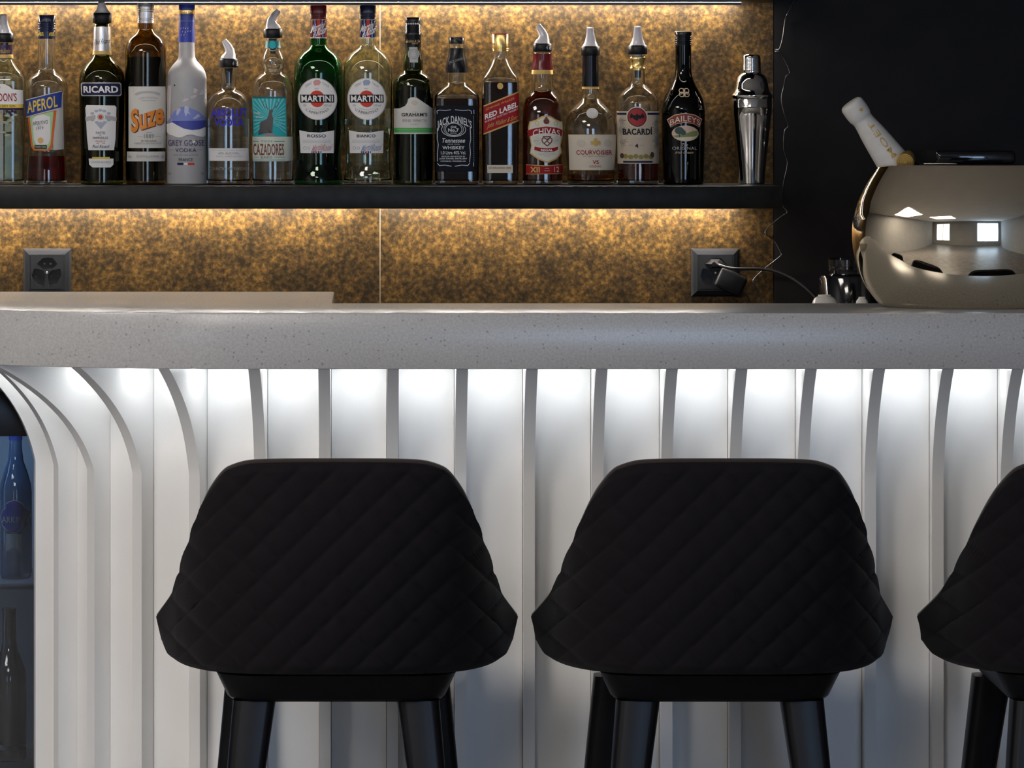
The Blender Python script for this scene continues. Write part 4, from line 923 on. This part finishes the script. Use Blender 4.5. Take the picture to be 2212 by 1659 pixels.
# thin dangling wire
wp = [(1720, -25), (1714, 2), (1701, 30), (1696, 44), (1691, 80), (1684, 105), (1676, 107), (1675, 111), (1684, 112), (1694, 128), (1706, 157), (1698, 165), (1693, 188), (1688, 214), (1694, 245), (1703, 272), (1695, 283), (1693, 320), (1700, 345), (1700, 362), (1693, 395), (1690, 440), (1701, 458), (1690, 466), (1672, 480), (1655, 497), (1655, 506), (1672, 519), (1686, 545), (1686, 553), (1652, 580), (1629, 602), (1628, 612), (1640, 636), (1654, 662), (1664, 720)]
wr = tube('loose_wire', catmull([pw(x, y, WALLY - .006 - .003 * (k % 3)) for k, (x, y) in enumerate(wp)], 5), .00125, mat('dark_wire', (.05, .05, .05), rough=.25, metal=.6), seg=8)
tag(wr, 'thin dark kinked wire hanging down the wall past the shelf end', 'wire')

# ------------------------------------------------------------------ things on the back counter
ZBC = .985
def lath(name, parts_, loc, label, cat, group=None):
    t = thing(name, label, cat, loc, group=group)
    for nm, prof, m in parts_: lathe(nm, prof, m, t, seg=48)
    return t
Yg = 1.12; sg = (D + Yg) / F; zg = lambda y: PZ(y, Yg) - ZBC
lath('coffee_grinder', [
    ('body', [(0, .0), (.052, 0), (.054, .004), (64 * sg, .02), (64 * sg, zg(600)), (62 * sg, zg(595)), (0, zg(595))], BLACKG),
    ('hopper', [(0, zg(594.8)), (44 * sg, zg(594.8)), (45 * sg, zg(592)), (44 * sg, zg(576)), (0, zg(576))], BLACKG),
    ('lid', [(0, zg(575.5)), (46 * sg, zg(575.5)), (46 * sg, zg(560)), (43 * sg, zg(556)), (0, zg(554))], BLACKG)],
    (PX(1834, Yg), Yg, ZBC), 'black round coffee grinder half hidden left of the champagne bowl', 'grinder')
PORC = mat('white_porcelain', (.72, .70, .66), rough=.2)
Yc = 1.0; s1 = (D + Yc) / F
for cx, r, yt, lab in ((1781, 28, 640, 'white upturned cup nearest the cable behind the bar'), (1862, 15, 645, 'small white upturned cup beside the champagne bowl')):
    h = PZ(yt, Yc) - ZBC
    lath('upturned_cup', [('body', [(0, h), (r * s1 * .55, h), (r * s1 * .8, h - .004), (r * s1 * .95, h - .012), (r * s1, h - .03), (r * s1 * 1.12, .004), (r * s1 * 1.14, 0), (r * s1 * 1.06, 0), (r * s1 * .9, h - .03), (0, h - .012)], PORC),
        ('foot_ring', [(r * s1 * .5, h - .001), (r * s1 * .5, h + .003), (r * s1 * .42, h + .003), (r * s1 * .42, h - .001)], PORC)], (PX(cx, Yc), Yc, ZBC), lab, 'cup')
cmx = thing('coffee_machine', 'black coffee machine standing behind the champagne bowl', 'coffee machine', (PX(2096, 1.16), 1.16, ZBC))
sm = (D + 1.1) / F; hm = PZ(332, 1.08) - ZBC
box('body', -92 * sm, 92 * sm, -.10, .14, .012, hm - .02, BLACKG, cmx, bev=.012, seg=3)
box('water_lid', -88 * sm, 84 * sm, -.09, .13, hm - .02, hm + .006, BLACKG, cmx, bev=.008, seg=3)
box('handle', -30 * sm, 62 * sm, -.115, -.10, hm - .035, hm - .02, BLACKP, cmx, bev=.004)
for fx in (-.06, .06):
    for fy in (-.08, .11): lathe('foot', [(0, 0), (.012, 0), (.012, .013), (0, .013)], BLACKP, cmx, seg=16, c=(fx, fy))
cart = thing('white_carton', 'white carton seen behind the neck of the leaning champagne bottle', 'box', (PX(2031, .98), .98, ZBC))
hc = PZ(353.5, .95) - ZBC; sc_ = (D + .98) / F
box('body', -31 * sc_, 31 * sc_, -.03, .03, 0, hc - .02, I_WHITE, cart, bev=.001); box('lid', -31.5 * sc_, 31.5 * sc_, -.031, .031, hc - .02, hc, I_WHITE, cart, bev=.001)

# ------------------------------------------------------------------ champagne bowl with bottles
YBW = .222; sb = (D + YBW) / F
zb = lambda y: max(0, (667 - y) * sb)
cb = thing('champagne_bowl', 'large oval mirror-polished champagne bowl on the bar top', 'bowl', (PX(2112, YBW), YBW, CT))
bp = [(667, 0), (667, 196), (665.5, 204), (658, 215), (640, 230), (610, 249), (575, 263), (540, 270), (510, 271.5), (480, 269), (450, 262), (420, 249), (395, 234), (375, 222), (364, 214), (361.5, 212), (360.5, 209.5), (361.5, 207), (375, 213), (395, 225), (420, 240), (480, 261), (540, 262), (610, 241), (650, 212), (658, 190), (659, 0)]
fo_ = pchip([-667, -664, -650, -610, -575, -540, -510, -480, -450, -420, -395, -362], [197, 208, 222, 249, 262.5, 269.8, 271.5, 269.5, 262, 249, 235, 213])
outer = [(0, 0.0), (197 * sb, 0.0)] + [(fo_(-y) * sb, zb(y)) for y in [666 - k * 6 for k in range(51)]] + [(211 * sb, zb(360.6)), (208.5 * sb, zb(361))]
inner = [((fo_(-y) - 5) * sb, zb(y)) for y in [366 + k * 8 for k in range(36)]] + [(190 * sb, zb(660)), (0, zb(660))]
lathe('bowl_shell', outer + inner, CHROME, cb, seg=128, dy=.62, angle=50)
# ice in the bowl, under the leaning bottle
ice_p = [((fo_(-y) - 7) * sb, zb(y)) for y in [655 - 12 * k for k in range(10)]]
zi = ice_p[-1][1]; ra = ice_p[-1][0]
ice_p = [(0, zb(657)), (ice_p[0][0] * .93, zb(657))] + ice_p + [(ra * q, zi + .004 * (1 if k % 2 else -.5)) for k, q in enumerate((.9, .78, .66, .54, .42, .30, .18))] + [(0, zi + .004)]
V_, F_ = lathe_geo(ice_p, 48, None, .62)
V_ = [(x, y, z + (random.uniform(-.006, .006) if z > zi - .003 else 0)) for x, y, z in V_]
ic = mk('crushed_ice', V_, F_, mat('ice', (.75, .80, .84), rough=.25, trans=.4, ior=1.31), None, loc=cb.location)
tag(ic, 'crushed ice filling the bottom of the champagne bowl', 'ice', kind='stuff')
FOIL = mat('white_foil', (.66, .64, .60), rough=.45, noise=.05, nscale=90)
def champagne(name, label, top_px, ang, tiltx, Y, foil_m, body_m, gold=False, scale=1.0):
    s_ = (D + Y) / F * scale
    L = 372 * s_
    R = Matrix.Rotation(tiltx, 4, 'X') @ Matrix.Rotation(ang, 4, 'Y')
    ax = R @ Vector((0, 0, 1))
    base = pw(*top_px, Y) - ax * L
    t = thing(name, label, 'bottle', base); t.rotation_euler = R.to_euler()
    f = pchip([0, 1.2, 4, 10, 24, 38, 46, 54, 80, 120, 150, 178, 205, 228, 250], [18, 21.5, 24.5, 26.4, 26.6, 25.4, 22.6, 23, 27, 31.5, 34.5, 38.5, 46, 53.5, 57])
    fl = [(0, L)] + [(f(k) * s_, L - k * s_) for k in (0, 1.2, 4, 8, 14, 24, 32, 38, 42, 46, 50, 54, 66, 80, 100, 120, 140, 160, 175)] + [(37 * s_, L - 175.5 * s_), (0, L - 175.5 * s_)]
    fo2 = lathe('neck_foil', fl, foil_m, t, seg=40)
    lathe('glass_body', [(0, .012), (30 * s_, .004), (50 * s_, 0), (55 * s_, .003), (57 * s_, .010)] + [(57 * s_, L - 250 * s_)] + [((f(k) - .8) * s_, L - k * s_) for k in (240, 228, 215, 205, 195, 185, 176)] + [(0, L - 176 * s_)], body_m, t, seg=40)
    return t, s_, L, f, fo2
DKG = mat('dark_bottle_green', (.008, .014, .006), rough=.06)
t, s_, L, f, fo2 = champagne('champagne_bottle', 'champagne bottle with white neck foil leaning out of the bowl', (1836, 221), math.radians(-36), math.radians(4), YBW, FOIL, DKG)
def axis_text(txt, k0, k1, across, m, parent):
    """lettering running along the neck, k measured from the top in px"""
    bm = text_mesh(txt, .01); slice_bm(bm, .1, .25)
    for v in bm.verts:
        k = k1 + (k0 - k1) * v.co.x; u = 6 - (v.co.y - .5) * across; r = f(k) + .5
        v.co = (u * s_, -math.sqrt(max(0, r * r - u * u)) * s_, L - k * s_)
    bmesh.ops.recalc_face_normals(bm, faces=bm.faces)
    return bm_obj('lettering', bm, m, parent)
axis_text('MOËT', 58, 148, 15, I_GOLD, fo2)
bm = bmesh.new(); star = [(6.5 * math.cos(PI / 2 + k * PI / 5) * (1 if k % 2 == 0 else .42), 6.5 * math.sin(PI / 2 + k * PI / 5) * (1 if k % 2 == 0 else .42)) for k in range(10)]
bm.faces.new([bm.verts.new(((9 + x) * s_, -math.sqrt(27.4 ** 2 - (9 + x) ** 2) * s_, L - (24 - y) * s_)) for x, y in star])
bm_obj('star', bm, I_GOLD, fo2)
# round gold stopper lying behind the rim
gs = thing('gold_stopper', 'round gold stopper with ringed face lying at the rim of the champagne bowl', 'stopper', pw(1957, 347, .185), (math.radians(12), 0, math.radians(-14)))
GF = mat('gold_foil', (.62, .42, .13), rough=.3, metal=.7); GBR = mat('brown_gold', (.34, .20, .06), rough=.4, metal=.6)
def yl(prof, seg=36): 
    V_, F_ = lathe_geo(prof, seg); return [(v[0], -v[2], v[1]) for v in V_], F_
rs = 19.5 * (D + .185) / F
V_, F_ = yl([(0, -.03), (rs * .72, -.03), (rs * .75, -.005), (rs, -.002), (rs, .010), (rs * .93, .0125), (0, .0125)]); mk('body', V_, F_, GF, gs, smooth=True, angle=35)
for q in (.82, .64, .46, .28):
    V_, F_ = yl([(rs * (q - .05), .0122), (rs * (q - .05), .0134), (rs * (q + .02), .0134), (rs * (q + .02), .0122)]); mk('cap_ring', V_, F_, GBR, gs, smooth=True, angle=35)

# ------------------------------------------------------------------ drinks fridge at the left
FY, FYB = .56, .86
FX0, FX1, FZ = -1.22, -.572, .935
fr = thing('drinks_fridge', 'black glass-door drinks fridge under the left end of the bar top', 'fridge', (0, 0, 0))
FRB = mat('fridge_black', (.006, .006, .008), rough=.35); FRI = mat('fridge_lining', (.50, .58, .66), rough=.5)
bm = bmesh.new()
for a in ((FX0, FX0 + .02, FY, FYB, 0, FZ), (FX1 - .012, FX1, FY, FYB, 0, FZ), (FX0, FX1, FY, FYB, FZ - .02, FZ), (FX0, FX1, FY, FYB, 0, .06), (FX0, FX1, FYB - .015, FYB, 0, FZ)): box_bm(*a, bm=bm)
bm_obj('carcass', bm, FRB, fr)
box('back_lining', FX0 + .021, FX1 - .013, FYB - .018, FYB - .0155, .061, FZ - .021, FRI, fr)
zt = PZ(940, FY)
box('door_head', FX0, FX1, FY - .026, FY - .001, zt, FZ, FRB, fr, bev=.002); box('door_stile', FX0, FX0 + .045, FY - .026, FY - .001, .06, zt - .0005, FRB, fr); box('door_foot', FX0 + .046, FX1, FY - .026, FY - .001, .02, .075, FRB, fr)
box('door_glass', FX0 + .046, FX1 - .001, FY - .018, FY - .012, .076, zt - .001, glass('fridge_glass', (.86, .93, .98)), fr)
ZSH = PZ(1248, .68)
SHM = mat('fridge_shelf', (.34, .38, .43), rough=.3)
for z in (ZSH, .262): box('shelf', FX0 + .021, FX1 - .013, FY + .03, FYB - .02, z - .010, z, SHM, fr, bev=.001)
box('lamp', FX0 + .06, FX1 - .03, FY + .02, FY + .035, FZ - .032, FZ - .0205, mat('fridge_lamp', (1, 1, 1), emit=(.45, .66, 1.0), es=12.0), fr)
box('lamp', FX0 + .024, FX0 + .034, FY + .04, FY + .055, .08, FZ - .04, mat('fridge_lamp', (1, 1, 1)), fr)  # strip added out of view to light the lower compartment
Yf = .68; sf = (D + Yf) / F
wl = thing('water_bottle', 'clear water bottle with blue crest label on the upper fridge shelf', 'bottle', (PX(34, Yf), Yf, ZSH))
zz = lambda y: PZ(y, Yf) - ZSH
wprof = [(0, 0), (30 * sf, 0), (34 * sf, .004), (35 * sf, .012), (35 * sf, zz(1062)), (33 * sf, zz(1045)), (26 * sf, zz(1020)), (17 * sf, zz(995)), (14 * sf, zz(970)), (13 * sf, zz(948)), (0, zz(948))]
lathe('glass_body', wprof, mat('fridge_bottle_blue', (.10, .20, .36), rough=.05, trans=.45), wl, seg=36)
lathe('cap', [(0, zz(950)), (14.5 * sf, zz(950)), (14.5 * sf, zz(934)), (0, zz(933))], I_BLUE, wl, seg=24)
def fpatch(name, pts, m, parent, rr=35.6):
    bm = poly_bm(pts); slice_bm(bm, 6)
    for v in bm.verts:
        u = clip_x(v.co.x - 34, rr * .985); v.co = (u * sf, -math.sqrt(rr * rr - u * u) * sf, zz(v.co.y))
    return bm_obj(name, bm, m, parent)
cr = [(16, 1086), (22, 1082), (34, 1078), (46, 1082), (52, 1088), (53, 1096), (62, 1100), (66, 1112), (60, 1132), (48, 1142), (34, 1146), (20, 1142), (8, 1132), (3, 1114), (8, 1100), (15, 1096)]
lb = fpatch('label', [(34 + (x - 34) * 1.04, 1112 + (y - 1112) * 1.06) for x, y in cr], I_LGREY, wl); fpatch('label_field', cr, I_RBLUE and mat('label_deep_blue', (.02, .03, .22)), lb, 36.1)
bm = text_mesh('ARKINA', .015)
for v in bm.verts:
    x = 6 + 57 * v.co.x; y = 1126 - 13 * v.co.y; u = clip_x(x - 34, 35.5); v.co = (u * sf, -math.sqrt(36.8 ** 2 - u * u) * sf, zz(y))
bm_obj('lettering', bm, I_LGREY, lb)
fpatch('ribbon', [(16, 1150), (50, 1150), (48, 1192), (33, 1178), (14, 1190)], I_LGREY, wl)
Yw = .70; sw = (D + Yw) / F; z2 = lambda y: PZ(y, Yw) - .262
wn = thing('wine_bottle', 'dark wine bottle standing on the lower fridge shelf', 'bottle', (PX(20, Yw), Yw, .262))
lathe('glass_body', [(0, .004), (32 * sw, 0), (36 * sw, .003), (37 * sw, .01), (37 * sw, z2(1470)), (35 * sw, z2(1448)), (28 * sw, z2(1428)), (19 * sw, z2(1405)), (15.5 * sw, z2(1385)), (14 * sw, z2(1322)), (15 * sw, z2(1320)), (15 * sw, z2(1314)), (0, z2(1314))], mat('wine_glass_dark', (.01, .012, .018), rough=.08), wn, seg=36)
V_, F_ = lathe_geo([(37.5 * sw, z2(1616)), (37.5 * sw, .03), (37.2 * sw, .03), (37.2 * sw, z2(1616))], 36); mk('label', V_, F_, I_PAPER, wn, smooth=True, angle=40)

# ------------------------------------------------------------------ bar stools
YR = -.50                         # rear plane of the stools
RIM = [(0, 0, 998, 0), (.2, 92, 998.5, .0), (.38, 178, 1001, .008), (.5, 233, 1015, .022), (.6, 273, 1058, .05), (.7, 309, 1140, .10), (.8, 331, 1218, .155), (.9, 356, 1281, .215), (1.0, 391, 1332, .275)]
BOT = [(0, 0, 1457, .03), (.2, 88, 1457, .034), (.38, 165, 1456, .048), (.5, 222, 1454, .068), (.6, 268, 1450, .095), (.7, 306, 1443, .135), (.8, 335, 1433, .18), (.9, 359, 1416, .235), (1.0, 380, 1381, .285)]
fR = [pchip([r[0] for r in RIM], [r[i] for r in RIM]) for i in (1, 2, 3)]
fB = [pchip([r[0] for r in BOT], [r[i] for r in BOT]) for i in (1, 2, 3)]
LY = -.25                         # local y of the rear plane; local origin under the seat
def shell_pt(s, t):
    """point in the stool's frame and its drawing coordinates"""
    a = abs(s); sg = 1 if s >= 0 else -1
    hx = fB[0](a) + (fR[0](a) - fB[0](a)) * t
    y = fB[1](a) + (fR[1](a) - fB[1](a)) * t
    d = fB[2](a) + (fR[2](a) - fB[2](a)) * t - .018 * math.sin(PI * t) * (1 - .5 * a)
    Yw = YR + d
    return Vector((sg * hx * (D + Yw) / F, LY + d, PZ(y, Yw))), sg * hx, y
NS, NT = 160, 96
grid = [[shell_pt(-1 + 2 * i / NS, j / NT) for j in range(NT + 1)] for i in range(NS + 1)]
def nrm(i, j):
    a = grid[min(i + 1, NS)][j][0] - grid[max(i - 1, 0)][j][0]; b = grid[i][min(j + 1, NT)][0] - grid[i][max(j - 1, 0)][0]
    n = a.cross(b); return n.normalized()
V = []; Fc = []
TH = .034
for i in range(NS + 1):
    for j in range(NT + 1):
        p, u, v = grid[i][j]; n = nrm(i, j)
        if n.y > 0: n = -n
        e = min(min(j, NT - j) / 4.0, min(i, NS - i) / 14.0, 1.0)
        q = abs(math.sin(PI * (u / 80 + v / 78))) * abs(math.sin(PI * (u / 80 - v / 78)))
        V.append(p + n * (.0075 * q ** .26 * e) - n * .0)
N0 = len(V)
for i in range(NS + 1):
    for j in range(NT + 1):
        p, u, v = grid[i][j]; n = nrm(i, j)
        if n.y > 0: n = -n
        V.append(p - n * TH)
idx = lambda i, j, k=0: k * N0 + i * (NT + 1) + j
for i in range(NS):
    for j in range(NT):
        Fc.append((idx(i, j), idx(i + 1, j), idx(i + 1, j + 1), idx(i, j + 1))); Fc.append((idx(i, j, 1), idx(i, j + 1, 1), idx(i + 1, j + 1, 1), idx(i + 1, j, 1)))
bord = [(i, 0) for i in range(NS)] + [(NS, j) for j in range(NT)] + [(i, NT) for i in range(NS, 0, -1)] + [(0, j) for j in range(NT, 0, -1)]
for (a, b_), (c, d_) in zip(bord, bord[1:] + bord[:1]): Fc.append((idx(a, b_), idx(c, d_), idx(c, d_, 1), idx(a, b_, 1)))
st0 = thing('bar_stool', '', 'bar stool', (0, 0, 0), group='bar stools at the counter')
mk('backrest', V, Fc, FABRIC, st0, smooth=True, angle=70)
rimp = []
for i in range(0, NS + 1):
    n = nrm(i, NT); n = -n if n.y > 0 else n
    rimp.append(grid[i][NT][0] - n * .006 + Vector((0, 0, .001)))
tube('piping', rimp, .0052, PIPING, st0, seg=8)
# seat cushion, seat frame, legs
zs0, zs1 = PZ(1452, -.40), PZ(1335, -.30)
def rrect(hw, y0, y1, r, n=6):
    o = []
    for cx, cy, a0 in ((hw - r, y1 - r, 0), (-hw + r, y1 - r, 90), (-hw + r, y0 + r, 180), (hw - r, y0 + r, 270)):
        for k in range(n + 1):
            a = math.radians(a0 + 90 * k / n); o.append((cx + r * math.cos(a), cy + r * math.sin(a)))
    return o
prism('seat', rrect(.205, LY + .105, .235, .10), zs0 + .004, zs1, FABRIC, st0, bev=.016)
def loft(name, secs, m, parent):
    V = []; n = len(secs[0][0])
    for o, z in secs: V += [(x, y, z) for x, y in o]
    Fc = [tuple(range(n))[::-1], tuple((len(secs) - 1) * n + k for k in range(n))]
    for a in range(len(secs) - 1):
        for k in range(n): Fc.append((a * n + k, a * n + (k + 1) % n, (a + 1) * n + (k + 1) % n, (a + 1) * n + k))
    return mk(name, V, Fc, m, parent, smooth=True, angle=40)
zf0, zf1 = PZ(1513, -.40), PZ(1453, -.40)
loft('seat_frame', [(rrect(.163, LY + .085, .20, .05), zf0), (rrect(.169, LY + .078, .205, .05), zf0 + .006), (rrect(.186, LY + .06, .215, .06), zf1)], LEGM, st0)
def leg(name, x0, y0, x1, y1, w0, w1):
    secs = []
    for k in range(5):
        q = k / 4; x = x0 + (x1 - x0) * q; y = y0 + (y1 - y0) * q; z = zf0 * (1 - q); wd = w0 + (w1 - w0) * q
        secs.append(([(x + a, y + b_) for a, b_ in rrect(wd / 2, -wd / 2, wd / 2, wd * .22, 3)], z))
    return loft(name, secs, LEGM, st0)
for sgn in (-1, 1):
    leg('leg', sgn * .1265, LY + .125, sgn * .186, LY + .045, .066, .036)
    leg('leg', sgn * .150, .150, sgn * .212, .215, .060, .034)
rzb = .24
tube('footrest', [Vector((sx * .172, sy, rzb)) for sx, sy in ((-1, LY + .082), (1, LY + .082))], .009, mat('footrest_metal', (.05, .05, .055), rough=.3, metal=.8), st0, seg=10)
tube('footrest', [Vector((sx * .182, sy, rzb)) for sx, sy in ((-1, .185), (1, .185))], .009, MATS['footrest_metal'], st0, seg=10)
def stool_copy(src, loc, label, rz=0):
    c = src.copy(); C.objects.link(c); c.location = loc; c.rotation_euler = (0, 0, rz); c['label'] = label
    for ch in src.children:
        k = ch.copy(); C.objects.link(k); k.parent = c
    return c
stool_px = ((725, 'black quilted bar stool nearest the drinks fridge'), (1569, 'black quilted bar stool in the middle of the row'), (2438, 'black quilted bar stool cut off by the right edge of the picture'))
for k, (px, lab) in enumerate(stool_px):
    pos = (PX(px, YR), YR - LY, 0)
    if k: stool_copy(st0, pos, lab)
    else: st0.location = pos; st0['label'] = lab
